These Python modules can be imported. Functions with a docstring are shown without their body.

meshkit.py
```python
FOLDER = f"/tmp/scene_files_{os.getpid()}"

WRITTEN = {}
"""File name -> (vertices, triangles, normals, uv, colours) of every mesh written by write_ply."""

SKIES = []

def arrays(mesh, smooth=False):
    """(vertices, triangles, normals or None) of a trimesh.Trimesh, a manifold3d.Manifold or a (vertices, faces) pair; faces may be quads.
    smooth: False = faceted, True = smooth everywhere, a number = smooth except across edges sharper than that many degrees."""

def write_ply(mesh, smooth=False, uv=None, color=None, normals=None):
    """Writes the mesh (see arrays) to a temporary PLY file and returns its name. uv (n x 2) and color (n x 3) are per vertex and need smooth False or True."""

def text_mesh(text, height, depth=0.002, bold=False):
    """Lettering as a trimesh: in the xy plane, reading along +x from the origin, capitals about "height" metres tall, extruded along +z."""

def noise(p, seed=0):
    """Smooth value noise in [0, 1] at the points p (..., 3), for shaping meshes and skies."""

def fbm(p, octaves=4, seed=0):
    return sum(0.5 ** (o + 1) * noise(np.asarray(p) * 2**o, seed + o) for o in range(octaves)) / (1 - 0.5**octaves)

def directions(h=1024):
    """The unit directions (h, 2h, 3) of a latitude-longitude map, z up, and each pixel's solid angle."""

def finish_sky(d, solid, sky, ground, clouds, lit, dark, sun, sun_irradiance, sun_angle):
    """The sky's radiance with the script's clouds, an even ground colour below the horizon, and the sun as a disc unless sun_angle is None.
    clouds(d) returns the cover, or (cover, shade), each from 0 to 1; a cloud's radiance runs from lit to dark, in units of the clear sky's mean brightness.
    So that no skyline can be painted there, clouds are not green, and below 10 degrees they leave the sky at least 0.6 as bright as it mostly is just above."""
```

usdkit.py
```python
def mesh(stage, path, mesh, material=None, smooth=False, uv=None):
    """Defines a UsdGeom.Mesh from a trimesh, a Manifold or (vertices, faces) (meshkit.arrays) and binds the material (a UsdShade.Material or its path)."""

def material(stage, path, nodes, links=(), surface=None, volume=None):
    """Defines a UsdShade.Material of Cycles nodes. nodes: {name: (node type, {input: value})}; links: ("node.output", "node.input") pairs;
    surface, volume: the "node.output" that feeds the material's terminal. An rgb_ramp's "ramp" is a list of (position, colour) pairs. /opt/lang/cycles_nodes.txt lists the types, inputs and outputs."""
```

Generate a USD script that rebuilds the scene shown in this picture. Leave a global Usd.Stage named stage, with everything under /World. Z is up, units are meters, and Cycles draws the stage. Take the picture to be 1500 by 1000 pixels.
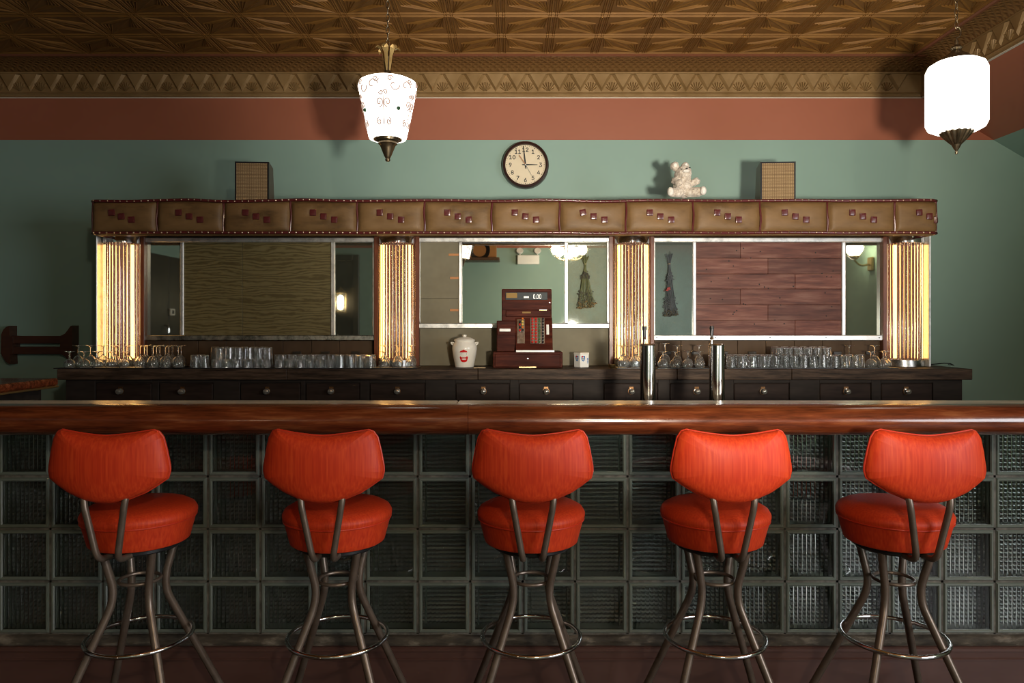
import math, random
import numpy as np, trimesh, usdkit, meshkit
import manifold3d as m3
from shapely.geometry import Polygon, Point, box as sbox
from shapely.ops import unary_union
from pxr import Usd, UsdGeom, UsdLux, UsdShade, Gf, Sdf

random.seed(7); np.random.seed(7); RNG = np.random.RandomState(11)
stage = Usd.Stage.CreateInMemory()
UsdGeom.SetStageUpAxis(stage, 'Z'); UsdGeom.SetStageMetersPerUnit(stage, 1.0)
UsdGeom.Xform.Define(stage, '/World'); UsdGeom.Scope.Define(stage, '/World/Looks')
PI = math.pi

# ------------------------------------------------------------------ camera
F, XC, YH, CH = 1067.0, 750.0, 477.0, 1.38          # focal length in pixels, horizon, eye height
cam = UsdGeom.Camera.Define(stage, '/World/camera')
cam.CreateHorizontalApertureAttr(36.0); cam.CreateVerticalApertureAttr(24.0)
cam.CreateFocalLengthAttr(36.0 * F / 1500.0)
cam.CreateVerticalApertureOffsetAttr(-(500.0 - YH) / 1500.0 * 36.0)
cam.AddTranslateOp().Set((0, 0, CH)); cam.AddRotateXOp().Set(90.0)
cam.CreateExposureAttr(0.0)

# ------------------------------------------------------------------ lights
def light(kind, path, loc, rot, intensity, color, **kw):
    L = getattr(UsdLux, kind).Define(stage, '/World/' + path)
    L.AddTranslateOp().Set(loc)
    if rot: L.AddRotateXYZOp().Set(rot)
    L.CreateIntensityAttr(intensity); L.CreateColorAttr(color)
    for k, v in kw.items(): getattr(L, 'Create%sAttr' % k)(v)
    return L
# unseen source in the right wall, placed to light stools and rail
light('RectLight', 'window_daylight', (3.60, -.50, 1.55), (0, 90, 0), 11.5, (0.94, 0.96, 1.0), Width=1.45, Height=2.85)
# unseen key light beside the camera, placed to throw shadows on the back wall
key = light('SphereLight', 'standing_lamp_light', (0.72, 0.0, 1.325), (109, 0, -2), 2600.0, (1.0, 0.92, 0.78), Radius=0.09)
sh = UsdLux.ShapingAPI.Apply(key.GetPrim()); sh.CreateShapingConeAngleAttr(34.0); sh.CreateShapingConeSoftnessAttr(1.0)

# bulbs of the chandelier behind the viewer
light('SphereLight', 'chandelier_light', (.77, -1.0, 2.36), None, 640.0, (1.0, 0.86, 0.66), Radius=0.06)

# ------------------------------------------------------------------ helpers: scene
used = {}
def numbered(parent, name):
    k = used.get((parent, name), -1) + 1; used[(parent, name)] = k
    return name if k == 0 else '%s_%03d' % (name, k)
def ppath(parent):
    return '/World' if parent is None else str(parent.GetPath())
def obj(name, mesh, mat, parent=None, smooth=32):
    p = ppath(parent)
    return usdkit.mesh(stage, p + '/' + numbered(p, name), mesh, mat, smooth=smooth).GetPrim()
def tag(o, label=None, cat=None, group=None, kind=None):
    for k, v in (('label', label), ('category', cat), ('group', group), ('kind', kind)):
        if v: o.SetCustomDataByKey(k, v)
    return o
def thing(name, label, cat, loc=(0, 0, 0), rz=0.0, group=None):
    x = UsdGeom.Xform.Define(stage, '/World/' + numbered('/World', name))
    x.AddTranslateOp().Set(tuple(map(float, loc))); x.AddRotateZOp().Set(float(rz))
    return tag(x.GetPrim(), label, cat, group)
def dup(src, loc, rz, label, group=None):
    was = src.GetCustomData(); name = src.GetName()
    x = thing(name, label, was['category'], loc, rz, group or was.get('group'))
    x.GetReferences().AddInternalReference(src.GetPath()); x.SetInstanceable(True)
    return x
def struct(name, label):
    x = UsdGeom.Xform.Define(stage, '/World/' + numbered('/World', name)).GetPrim()
    return tag(x, label, kind='structure')
def sub(name, parent):
    p = ppath(parent)
    return UsdGeom.Xform.Define(stage, p + '/' + numbered(p, name)).GetPrim()

# ------------------------------------------------------------------ helpers: shapes
def X(px, D): return (px - XC) * D / F
def Z(py, D): return CH + (YH - py) * D / F
cat = trimesh.util.concatenate
def T(m, *t):
    m = m.copy(); m.apply_translation(t); return m
def RX(m, axis, deg, at=(0, 0, 0)):
    m = m.copy(); m.apply_transform(trimesh.transformations.rotation_matrix(math.radians(deg), axis, at)); return m
def box(x0, x1, y0, y1, z0, z1, b=0.0):
    """a box, its edges chamfered by b"""
    if b <= 0:
        return trimesh.creation.box(bounds=[[x0, y0, z0], [x1, y1, z1]])
    b = min(b, (x1 - x0) * .45, (y1 - y0) * .45, (z1 - z0) * .45)
    P = []
    for sx, (xa, dx) in enumerate(((x0, b), (x1, -b))):
        for ya, dy in ((y0, b), (y1, -b)):
            for za, dz in ((z0, b), (z1, -b)):
                P += [(xa, ya + dy, za + dz), (xa + dx, ya, za + dz), (xa + dx, ya + dy, za)]
    return trimesh.convex.convex_hull(np.array(P))
def pbox(a, t, c, d, D, depth, b=0.0):
    """box whose front face lies at depth D over the pixels a..c, t..d"""
    return box(X(a, D), X(c, D), D, D + depth, Z(d, D), Z(t, D), b)
def lathe(prof, n=24, closed=False):
    """surface of revolution about z; prof is (r, z) from bottom to top outside; closed: the profile is a loop"""
    prof = np.array(prof, float); k = len(prof)
    a = np.linspace(0, 2 * PI, n, endpoint=False)
    v = np.stack([np.outer(np.cos(a), prof[:, 0]), np.outer(np.sin(a), prof[:, 0]), np.outer(np.ones(n), prof[:, 1])], -1).reshape(-1, 3)
    f = []
    for i in range(n):
        j = (i + 1) % n
        for q in range(k if closed else k - 1):
            r = (q + 1) % k
            A, B, C, E = i * k + q, j * k + q, j * k + r, i * k + r
            if prof[q, 0] > 1e-7: f.append((A, B, C))
            if prof[r, 0] > 1e-7: f.append((A, C, E))
    m = trimesh.Trimesh(v, f, process=False); m.merge_vertices()
    return m
def tube(pts, r, n=10, closed=False, caps=True):
    P = np.array(pts, float); k = len(P)
    R = np.full(k, r, float) if np.ndim(r) == 0 else np.array(r, float)
    if closed: tan = np.roll(P, -1, 0) - np.roll(P, 1, 0)
    else: tan = np.gradient(P, axis=0)
    tan /= np.linalg.norm(tan, axis=1)[:, None] + 1e-12
    up = np.array([0, 0, 1.0]) if abs(tan[0][2]) < .9 else np.array([1.0, 0, 0])
    u = np.cross(tan[0], up); u /= np.linalg.norm(u)
    V = []; a = np.linspace(0, 2 * PI, n, endpoint=False)
    for i in range(k):
        u = u - tan[i] * np.dot(u, tan[i]); u /= np.linalg.norm(u) + 1e-12
        w = np.cross(tan[i], u)
        V.append(P[i] + R[i] * (np.outer(np.cos(a), u) + np.outer(np.sin(a), w)))
    V = np.vstack(V); f = []
    for i in range(k if closed else k - 1):
        j = (i + 1) % k
        for q in range(n):
            s = (q + 1) % n
            f += [(i * n + q, i * n + s, j * n + s), (i * n + q, j * n + s, j * n + q)]
    if caps and not closed:
        V = np.vstack([V, P[0], P[-1]])
        for q in range(n):
            s = (q + 1) % n
            f += [(len(V) - 2, s, q), (len(V) - 1, (k - 1) * n + q, (k - 1) * n + s)]
    return trimesh.Trimesh(V, f, process=False)
def arc_path(pts, rad, n=6):
    """polyline with its corners rounded"""
    P = [np.array(p, float) for p in pts]; out = [P[0]]
    for i in range(1, len(P) - 1):
        a, b, c = P[i - 1], P[i], P[i + 1]
        d1, d2 = (a - b), (c - b); l1, l2 = np.linalg.norm(d1), np.linalg.norm(d2)
        t = min(rad, l1 * .45, l2 * .45)
        s, e = b + d1 / l1 * t, b + d2 / l2 * t
        for q in np.linspace(0, 1, n): out.append((1 - q) ** 2 * s + 2 * q * (1 - q) * b + q * q * e)
    out.append(P[-1]); return np.array(out)
def ring(r, t, z=0, n=40, m=10, cx=0, cy=0):
    a = np.linspace(0, 2 * PI, n, endpoint=False)
    return tube(np.stack([cx + r * np.cos(a), cy + r * np.sin(a), np.full(n, z)], 1), t, m, closed=True)
def extrude(poly, d):
    ps = getattr(poly, 'geoms', [poly])
    return cat([trimesh.creation.extrude_polygon(g, d, engine='earcut') for g in ps if g.area > 1e-12])
FACE = np.array([[1, 0, 0, 0], [0, 0, -1, 0], [0, 1, 0, 0], [0, 0, 0, 1.0]])
def face(m, ox=0, oy=0, oz=0):
    """(u right, v up, w towards the camera) -> world"""
    m = m.copy(); m.apply_transform(FACE); m.apply_translation((ox, oy, oz)); return m
def side(poly_yz, x0, x1):
    """a polygon in (y, z) extruded along x from x0 to x1"""
    m = extrude(Polygon(poly_yz), x1 - x0)
    v = np.array(m.vertices); m.vertices = np.stack([x0 + v[:, 2], v[:, 0], v[:, 1]], 1)
    return m
def blob(bones, cell=.006, rounds=8, seg=20):
    """tapered limbs (a, ra, b, rb) joined into one smooth body"""
    M = m3.Manifold()
    for a, ra, b, rb in bones:
        s = m3.Manifold.sphere(ra, seg).translate(list(map(float, a))); t = m3.Manifold.sphere(rb, seg).translate(list(map(float, b)))
        M = M + m3.Manifold.batch_hull([s, t])
    M = M.refine_to_length(cell); k = M.to_mesh()
    m = trimesh.Trimesh(k.vert_properties[:, :3], k.tri_verts, process=True)
    trimesh.smoothing.filter_taubin(m, iterations=rounds)
    return m

# ------------------------------------------------------------------ materials
def look(name, nodes, links, surface): return usdkit.material(stage, '/World/Looks/' + name, nodes, links, surface=surface)
def plain(name, col, rough=.5, metal=0., **kw):
    return look(name, {'p': ('principled_bsdf', dict(base_color=col, roughness=rough, metallic=metal, **kw))}, [], 'p.BSDF')
def mottled(name, cols, scale=4., rough=.5, metal=0., stretch=(1, 1, 1), bump=0., bscale=None, detail=4., rvar=0., space='position', dist=.02, **kw):
    """colour from stretched noise through a ramp, with an optional bump"""
    src = ('geometry', {}) if space == 'position' else ('texture_coordinate', {})
    n = {'g': src, 'm': ('mapping', dict(scale=stretch)), 'n': ('noise_texture', dict(scale=scale, detail=detail, roughness=.6)),
         'r': ('rgb_ramp', {'ramp': cols}), 'p': ('principled_bsdf', dict(roughness=rough, metallic=metal, **kw))}
    l = [('g.' + space, 'm.vector'), ('m.vector', 'n.vector'), ('n.fac', 'r.fac'), ('r.color', 'p.base_color')]
    if rvar:
        n['rr'] = ('map_range', dict(from_min=.3, from_max=.7, to_min=max(.02, rough - rvar), to_max=rough + rvar))
        l += [('n.fac', 'rr.value'), ('rr.result', 'p.roughness')]
    if bump:
        n['b'] = ('bump', dict(strength=bump, distance=dist))
        if bscale:
            n['n2'] = ('noise_texture', dict(scale=bscale, detail=3.)); l += [('m.vector', 'n2.vector'), ('n2.fac', 'b.height')]
        else: l.append(('n.fac', 'b.height'))
        l.append(('b.normal', 'p.normal'))
    return look(name, n, l, 'p.BSDF')
def ramp2(a, b, lo=.3, hi=.7): return [(lo, a), (hi, b)]

M = {}
M['green'] = mottled('wall_green', ramp2((.228, .345, .292), (.248, .370, .314)), 1.2, .55, bump=.05, bscale=60., dist=.002)
M['orange'] = mottled('wall_orange', ramp2((.315, .098, .050), (.345, .110, .058)), 1.5, .55, bump=.05, bscale=60., dist=.002)
M['tin'] = mottled('tin_brown', ramp2((.165, .072, .015), (.225, .105, .024)), 6., .5, metal=.15, rvar=.06, specular_ior_level=.3)
M['tin_gold'] = mottled('tin_gold', ramp2((.25, .150, .058), (.32, .200, .085)), 8., .42, metal=.25, rvar=.1)
M['tin_red'] = plain('tin_red_fillet', (.20, .070, .035), .4, .1)
M['cove'] = look('cove_lattice', {'g': ('geometry', {}), 'm': ('mapping', dict(rotation=(0, 0, .785))), 'w': ('wave_texture', dict(wave_type='bands', bands_direction='x', scale=9.)),
    'w2': ('wave_texture', dict(wave_type='bands', bands_direction='y', scale=9.)), 'x': ('math', dict(math_type='maximum')), 'b': ('bump', dict(strength=.7, distance=.006)),
    'p': ('principled_bsdf', dict(base_color=(.20, .100, .032), roughness=.45, metallic=.25))},
    [('g.position', 'm.vector'), ('m.vector', 'w.vector'), ('m.vector', 'w2.vector'), ('w.fac', 'x.value1'), ('w2.fac', 'x.value2'), ('x.value', 'b.height'), ('b.normal', 'p.normal')], 'p.BSDF')
M['paint_white'] = plain('chipped_white_paint', (.62, .56, .48), .6)
M['floor'] = mottled('floor_boards', ramp2((.030, .016, .011), (.055, .030, .020)), 3., .45, stretch=(1, 8, 1))
M['panel_dark'] = mottled('dark_panelling', ramp2((.016, .011, .006), (.030, .021, .011)), 3., .4, stretch=(6, 6, 1))
M['mahogany'] = mottled('rail_mahogany', [(.30, (.055, .012, .005)), (.55, (.135, .030, .009)), (.72, (.22, .070, .022))], 5., .20, stretch=(1, 9, 9), rvar=.08, bump=.08, dist=.004, coat_weight=.5, coat_roughness=.12)
M['mahogany_top'] = mottled('rail_worn_top', [(.35, (.17, .070, .026)), (.7, (.33, .170, .070))], 6., .28, stretch=(1, 7, 7), rvar=.1)
M['oak_dark'] = mottled('counter_oak', [(.32, (.014, .009, .006)), (.50, (.050, .031, .020)), (.68, (.090, .058, .038))], 5., .55, stretch=(1.2, 9, 12), bump=.25, dist=.004, specular_ior_level=.15)
M['cab'] = mottled('cabinet_dark', ramp2((.017, .013, .011), (.032, .025, .021)), 5., .55, specular_ior_level=.10, stretch=(1, 5, 5))
M['drawer'] = mottled('drawer_dark', ramp2((.016, .010, .008), (.034, .022, .017)), 6., .5, specular_ior_level=.10, stretch=(1, 6, 6))
M['bar_dark'] = plain('bar_carcass', (.010, .009, .008), .7)
M['skirt'] = mottled('bar_skirting_paint', ramp2((.075, .034, .026), (.098, .048, .038)), 4., .38, stretch=(1, 3, 3))
M['rubble'] = mottled('crumbling_mortar', [(.3, (.020, .015, .010)), (.55, (.075, .060, .042)), (.75, (.26, .22, .17))], 18., .85, stretch=(.5, 1, 1.4), bump=.8, dist=.01)
M['mortar'] = mottled('block_mortar', ramp2((.045, .040, .032), (.16, .145, .12)), 25., .8)
M['zinc'] = mottled('bar_zinc', ramp2((.66, .61, .52), (.80, .75, .65)), 3., .32, metal=.30, stretch=(1, 6, 6), rvar=.06)
M['chrome'] = plain('chrome', (.80, .80, .80), .08, 1.)
M['chrome_dull'] = mottled('dull_chrome', ramp2((.40, .40, .39), (.62, .61, .59)), 14., .28, metal=1., rvar=.1)
M['strip'] = mottled('aluminium_strip', ramp2((.62, .61, .59), (.76, .75, .72)), 14., .36, metal=.75, rvar=.1)
M['steel'] = plain('tower_steel', (.62, .60, .56), .10, 1.)
M['tube'] = mottled('stool_tube', ramp2((.120, .088, .066), (.165, .122, .092)), 30., .34, metal=.45)
vy = {'t': ('texture_coordinate', {}), 'm': ('mapping', dict(scale=(150, 150, 1.2))), 'n': ('noise_texture', dict(scale=1., detail=2.)), 'o': ('object_info', {}),
      'r': ('rgb_ramp', {'ramp': [(.28, (.43, .026, .007)), (.5, (.50, .038, .009)), (.74, (.57, .058, .012))]}), 'b': ('bump', dict(strength=.12, distance=.001)),
      'p': ('principled_bsdf', dict(roughness=.5, specular_ior_level=.22))}
M['vinyl'] = look('red_vinyl', vy, [('t.object', 'm.vector'), ('m.vector', 'n.vector'), ('n.fac', 'r.fac'), ('r.color', 'p.base_color'), ('n.fac', 'b.height'), ('b.normal', 'p.normal')], 'p.BSDF')
M['piping'] = plain('red_piping', (.46, .030, .010), .38, specular_ior_level=.3)
M['leather'] = mottled('tan_leather', [(.25, (.060, .032, .012)), (.45, (.145, .080, .030)), (.75, (.20, .114, .046))], 4.2, stretch=(1, 1, 2.4), rough=.5, specular_ior_level=.25, bump=.12, bscale=70., dist=.003, detail=5.)
M['maroon'] = plain('maroon_leather', (.085, .014, .014), .24)
M['stud'] = plain('brass_stud', (.75, .62, .45), .25, 1.)
M['mirror'] = plain('mirror_old', (.82, .82, .72), .015, 1.)
def dusty(name, fac, dcol, mcol=(.62, .66, .62), rough=.02):
    return look(name, {'g': ('geometry', {}), 'n': ('noise_texture', dict(scale=9., detail=5., roughness=.7)), 'k': ('map_range', dict(from_min=.3, from_max=.75, to_min=fac * .75, to_max=min(1., fac * 1.3))),
        'd': ('diffuse_bsdf', dict(color=dcol)), 'a': ('glossy_bsdf', dict(color=mcol, roughness=rough)), 'x': ('mix_closure', {})},
        [('g.position', 'n.vector'), ('n.fac', 'k.value'), ('k.result', 'x.fac'), ('a.BSDF', 'x.closure1'), ('d.BSDF', 'x.closure2')], 'x.closure')
M['mirror_dusty'] = dusty('mirror_dusty', .62, (.21, .21, .14))
M['mirror_foxed'] = dusty('mirror_foxed', .45, (.10, .115, .10), (.40, .44, .42), .10)
M['mirror_dim'] = dusty('mirror_dim', .22, (.10, .11, .08), (.55, .58, .52), .02)
def ply(name, a, b, c, rough=.35):
    return look(name, {'g': ('geometry', {}), 'm': ('mapping', dict(scale=(.8, 1, 3.2))), 'w': ('wave_texture', dict(wave_type='bands', bands_direction='z', scale=5., distortion=14., detail=4., detail_scale=1.1)),
        'r': ('rgb_ramp', {'ramp': [(.0, a), (.45, b), (1., c)]}), 'p': ('principled_bsdf', dict(roughness=rough))},
        [('g.position', 'm.vector'), ('m.vector', 'w.vector'), ('w.fac', 'r.fac'), ('r.color', 'p.base_color')], 'p.BSDF')
M['ply'] = ply('olive_plywood', (.088, .064, .022), (.140, .108, .042), (.165, .130, .055))
M['board'] = mottled('olive_board', [(.3, (.135, .115, .068)), (.6, (.175, .152, .094))], 5., .7, bump=.15, bscale=30., dist=.003)
M['board_dark'] = mottled('brown_low_board', ramp2((.060, .036, .020), (.105, .066, .038)), 5., .5, stretch=(1, 1, .5), specular_ior_level=.12)
PL = [mottled('plank_red_%d' % i, [(.28, tuple(np.array((.050, .016, .011)) * s)), (.5, tuple(np.array((.120, .040, .026)) * s)), (.72, tuple(np.array((.200, .095, .068)) * s))], 4.5, .45, stretch=(.9, 5, 9), bump=.1, dist=.003, specular_ior_level=.22) for i, s in enumerate((.8, 1., 1.15))]
M['wood_side'] = mottled('column_side_wood', ramp2((.080, .022, .010), (.13, .040, .018)), 8., .3, stretch=(6, 6, 1))
M['rack'] = mottled('rack_wood', ramp2((.042, .014, .008), (.075, .026, .013)), 6., .3, stretch=(1, 6, 6))
M['orange_block'] = plain('raw_wood_block', (.42, .17, .05), .6)
M['nail'] = plain('nail_hole', (.010, .007, .006), .7)
M['black'] = plain('black_plastic', (.012, .012, .013), .3)
M['rim'] = mottled('clock_rim_brown', ramp2((.028, .012, .010), (.042, .019, .015)), 9., .28)
M['clock_face'] = mottled('clock_face_ivory', ramp2((.66, .55, .38), (.74, .63, .45)), 6., .5)
M['ink'] = plain('black_ink', (.012, .012, .012), .5)
M['hand_grey'] = plain('second_hand', (.16, .20, .20), .4)
M['hand_tan'] = plain('second_hand_tail', (.40, .20, .09), .4)
M['case'] = mottled('speaker_case', ramp2((.060, .028, .012), (.095, .045, .020)), 6., .4, stretch=(6, 6, 1))
M['grille'] = look('speaker_cloth', {'g': ('geometry', {}), 'w': ('wave_texture', dict(wave_type='bands', bands_direction='x', scale=50., distortion=1.5)), 'w2': ('wave_texture', dict(wave_type='bands', bands_direction='z', scale=42., distortion=2.5)),
    'a': ('math', dict(math_type='multiply')), 'r': ('rgb_ramp', {'ramp': [(.05, (.13, .075, .030)), (.35, (.29, .19, .090)), (.9, (.42, .29, .15))]}), 'b': ('bump', dict(strength=.4, distance=.002)), 'p': ('principled_bsdf', dict(roughness=.8))},
    [('g.position', 'w.vector'), ('g.position', 'w2.vector'), ('w.fac', 'a.value1'), ('w2.fac', 'a.value2'), ('a.value', 'r.fac'), ('r.color', 'p.base_color'), ('a.value', 'b.height'), ('b.normal', 'p.normal')], 'p.BSDF')
M['plush'] = mottled('plush_fur', [(.3, (.36, .29, .23)), (.55, (.60, .52, .43)), (.75, (.74, .68, .60))], 45., .95, bump=.8, bscale=120., dist=.006, space='object', sheen_weight=.3)
M['plush_white'] = mottled('plush_white', ramp2((.66, .61, .54), (.80, .76, .70)), 60., .95, bump=.6, bscale=140., dist=.004, space='object')
M['reg_wood'] = mottled('register_mahogany', [(.3, (.026, .006, .004)), (.55, (.062, .014, .008)), (.75, (.115, .028, .014))], 6., .5, stretch=(1, 5, 7), specular_ior_level=.06)
M['reg_dark'] = plain('register_display', (.020, .026, .028), .4, specular_ior_level=.15)
M['white'] = plain('white_enamel', (.78, .76, .71), .3)
M['gold'] = plain('gold_label', (.27, .165, .050), .5, specular_ior_level=.1)
M['brass'] = plain('aged_brass', (.46, .33, .14), .32, .9)
M['key_red'] = plain('key_red', (.50, .018, .014), .25)
M['key_black'] = plain('key_black', (.02, .02, .022), .2)
M['key_green'] = plain('key_green', (.05, .13, .05), .25)
M['key_orange'] = plain('key_orange', (.60, .16, .03), .25)
M['key_yellow'] = plain('key_yellow', (.65, .45, .10), .25)
M['stone'] = mottled('jar_glaze', ramp2((.70, .655, .56), (.77, .73, .645)), 5., .16)
M['red_print'] = plain('red_print', (.55, .012, .012), .25)
M['grey_print'] = plain('grey_print', (.30, .29, .27), .3)
M['blue_print'] = plain('blue_print', (.035, .14, .36), .3)
M['stick'] = plain('pale_wood_stick', (.50, .36, .20), .6)
M['knob'] = plain('knob_glass', (.40, .38, .34), .10, .75)
M['knob_plate'] = plain('knob_plate', (.20, .10, .04), .3, .8)
M['bronze'] = mottled('lamp_bronze', ramp2((.10, .075, .045), (.22, .17, .105)), 30., .3, metal=.9)
M['gilt'] = mottled('lamp_gilt', ramp2((.42, .27, .09), (.66, .47, .20)), 25., .35, metal=.75)
M['shade'] = plain('lamp_opal_glass', (.85, .82, .76), .2, emission_color=(1., .93, .82), emission_strength=2.4)
M['scroll'] = plain('lamp_scroll_glow', (.10, .05, .035), .5, emission_color=(1., .74, .60), emission_strength=.42)  # own glow stands in for lamplight shining through the scrolls
M['jewel'] = plain('green_jewel', (.02, .06, .03), .08)
M['tubelight'] = plain('amber_tube', (.9, .7, .4), .3, emission_color=(1., .52, .15), emission_strength=4.2)
M['bulb'] = plain('chandelier_glass', (.9, .85, .75), .2, emission_color=(1., .84, .58), emission_strength=40.)
M['herb'] = mottled('dried_stem', ramp2((.075, .085, .030), (.14, .145, .060)), 30., .8)
M['herb_dark'] = mottled('dried_leaf', ramp2((.035, .030, .022), (.075, .070, .045)), 40., .85)
M['herb_tip'] = mottled('dried_tip', ramp2((.11, .085, .030), (.24, .15, .060)), 40., .85)
M['petal_red'] = plain('dry_red_petal', (.22, .03, .03), .7)
M['petal_grey'] = mottled('grey_dry_leaf', ramp2((.035, .042, .048), (.07, .08, .085)), 40., .85)
M['glass'] = plain('drinking_glass', (.97, .99, .985), .0, transmission_weight=.97, ior=1.45)
M['rod'] = plain('column_glass_rod', (1., .985, .95), .09, transmission_weight=1., ior=1.47)
M['block_edge'] = plain('glass_block_edge', (.135, .155, .130), .12, specular_ior_level=.8)
M['block_front'] = plain('glass_block_front', (.90, .97, .93), .03, transmission_weight=1., ior=1.5)
M['block_back'] = plain('glass_block_back', (.125, .135, .130), .17, .55, ior=1.7)
M['tray'] = plain('black_tray', (.015, .015, .016), .35)
M['win_frame'] = plain('window_frame_paint', (.30, .29, .26), .5)
M['pane'] = look('window_pane', {'t': ('transparent_bsdf', {}), 'g': ('glossy_bsdf', dict(roughness=.02)), 'f': ('fresnel', dict(IOR=1.45)), 'x': ('mix_closure', {})},
                 [('f.fac', 'x.fac'), ('t.BSDF', 'x.closure1'), ('g.BSDF', 'x.closure2')], 'x.closure')

# ================================================================== the room
WB, WF, WL, WR = 5.05, -3.15, -4.40, 3.62     # back, front, left, right wall planes
CZ = CH + 1.807                               # ceiling
BAND = Z(205, WB); CORN = Z(143, WB); FRZ = Z(108, WB)
CE = 4.84; CXR = 2.678                        # where the ceiling field ends (depth, right)
fl = struct('floor', 'dark brown floor boards of the bar room')
obj('floorboard_base', box(WL - .1, WR + .1, WF - .1, WB + .1, -.10, -.004), M['floor'], fl)
for k in range(28):
    x0 = WL + k * (WR - WL) / 28
    obj('floorboard', box(x0 + .002, x0 + (WR - WL) / 28 - .002, WF, WB, -.004, 0, .002), M['floor'], fl)
wb = struct('wall_back', 'sea green back wall with a rust orange band under the cornice')
obj('green_wall', box(WL - .1, 6.0, WB, WB + .15, 0, BAND), M['green'], wb)
obj('orange_band', box(WL - .1, 6.0, WB - .0015, WB + .15, BAND, CZ + .1), M['orange'], wb)
wl = struct('wall_left', 'left wall with dark panelling below and green paint above')
obj('green_wall', box(WL - .15, WL, WF, WB, 2.27, BAND), M['green'], wl)
obj('orange_band', box(WL - .15, WL, WF, WB, BAND, CZ + .1), M['orange'], wl)
for k in range(9):
    y0 = WF + k * (WB - WF) / 9
    obj('dark_panel', box(WL - .15, WL + .012, y0 + .004, y0 + (WB - WF) / 9 - .004, 0, 2.27, .008), M['panel_dark'], wl)
wf = struct('wall_front', 'front wall opposite the bar, seen only in the mirrors')
obj('green_wall', box(WL, WR + .2, WF - .15, WF, 0, BAND), M['green'], wf)
obj('orange_band', box(WL, WR + .2, WF - .15, WF + .0015, BAND, CZ + .1), M['orange'], wf)
# right wall: upright below, leaning soffit above that meets the cornice
wr = struct('wall_right', 'right wall with a sloping soffit painted orange over green')
SX, SL = X(1350, WB), .587                    # soffit starts at the cornice and falls to the right
def soff(z): return SX + (CORN - z) / SL
def slab(x0, z0, x1, z1, ya, yb, t=.12):
    return trimesh.Trimesh(
        [(x0, ya, z0), (x1, ya, z1), (x1 + t, ya, z1 + t), (x0 + t, ya, z0 + t), (x0, yb, z0), (x1, yb, z1), (x1 + t, yb, z1 + t), (x0 + t, yb, z0 + t)],
        [(0, 2, 1), (0, 3, 2), (4, 5, 6), (4, 6, 7), (0, 1, 5), (0, 5, 4), (1, 2, 6), (1, 6, 5), (2, 3, 7), (2, 7, 6), (3, 0, 4), (3, 4, 7)], process=False)
obj('orange_band', slab(soff(CORN), CORN, soff(BAND), BAND, WF, WB + .01), M['orange'], wr, False)
obj('green_soffit', slab(soff(BAND), BAND, WR + .3, CORN - (WR + .3 - SX) * SL, WF, WB + .01), M['green'], wr, False)
WY0, WY1, WZ0, WZ1 = -1.95, .95, .80, 2.30
zt = CORN - (WR - SX) * SL + .1
for (a, b, c, d) in ((WF, WY0, 0, zt), (WY1, WB, 0, zt), (WY0, WY1, 0, WZ0), (WY0, WY1, WZ1, zt)):
    obj('green_wall', box(WR, WR + .15, a, b, c, d), M['green'], wr)
w1 = struct('window_1', 'large unseen window in the right wall, placed around the light from that side')  # window out of view, set around the light from the right
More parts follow.
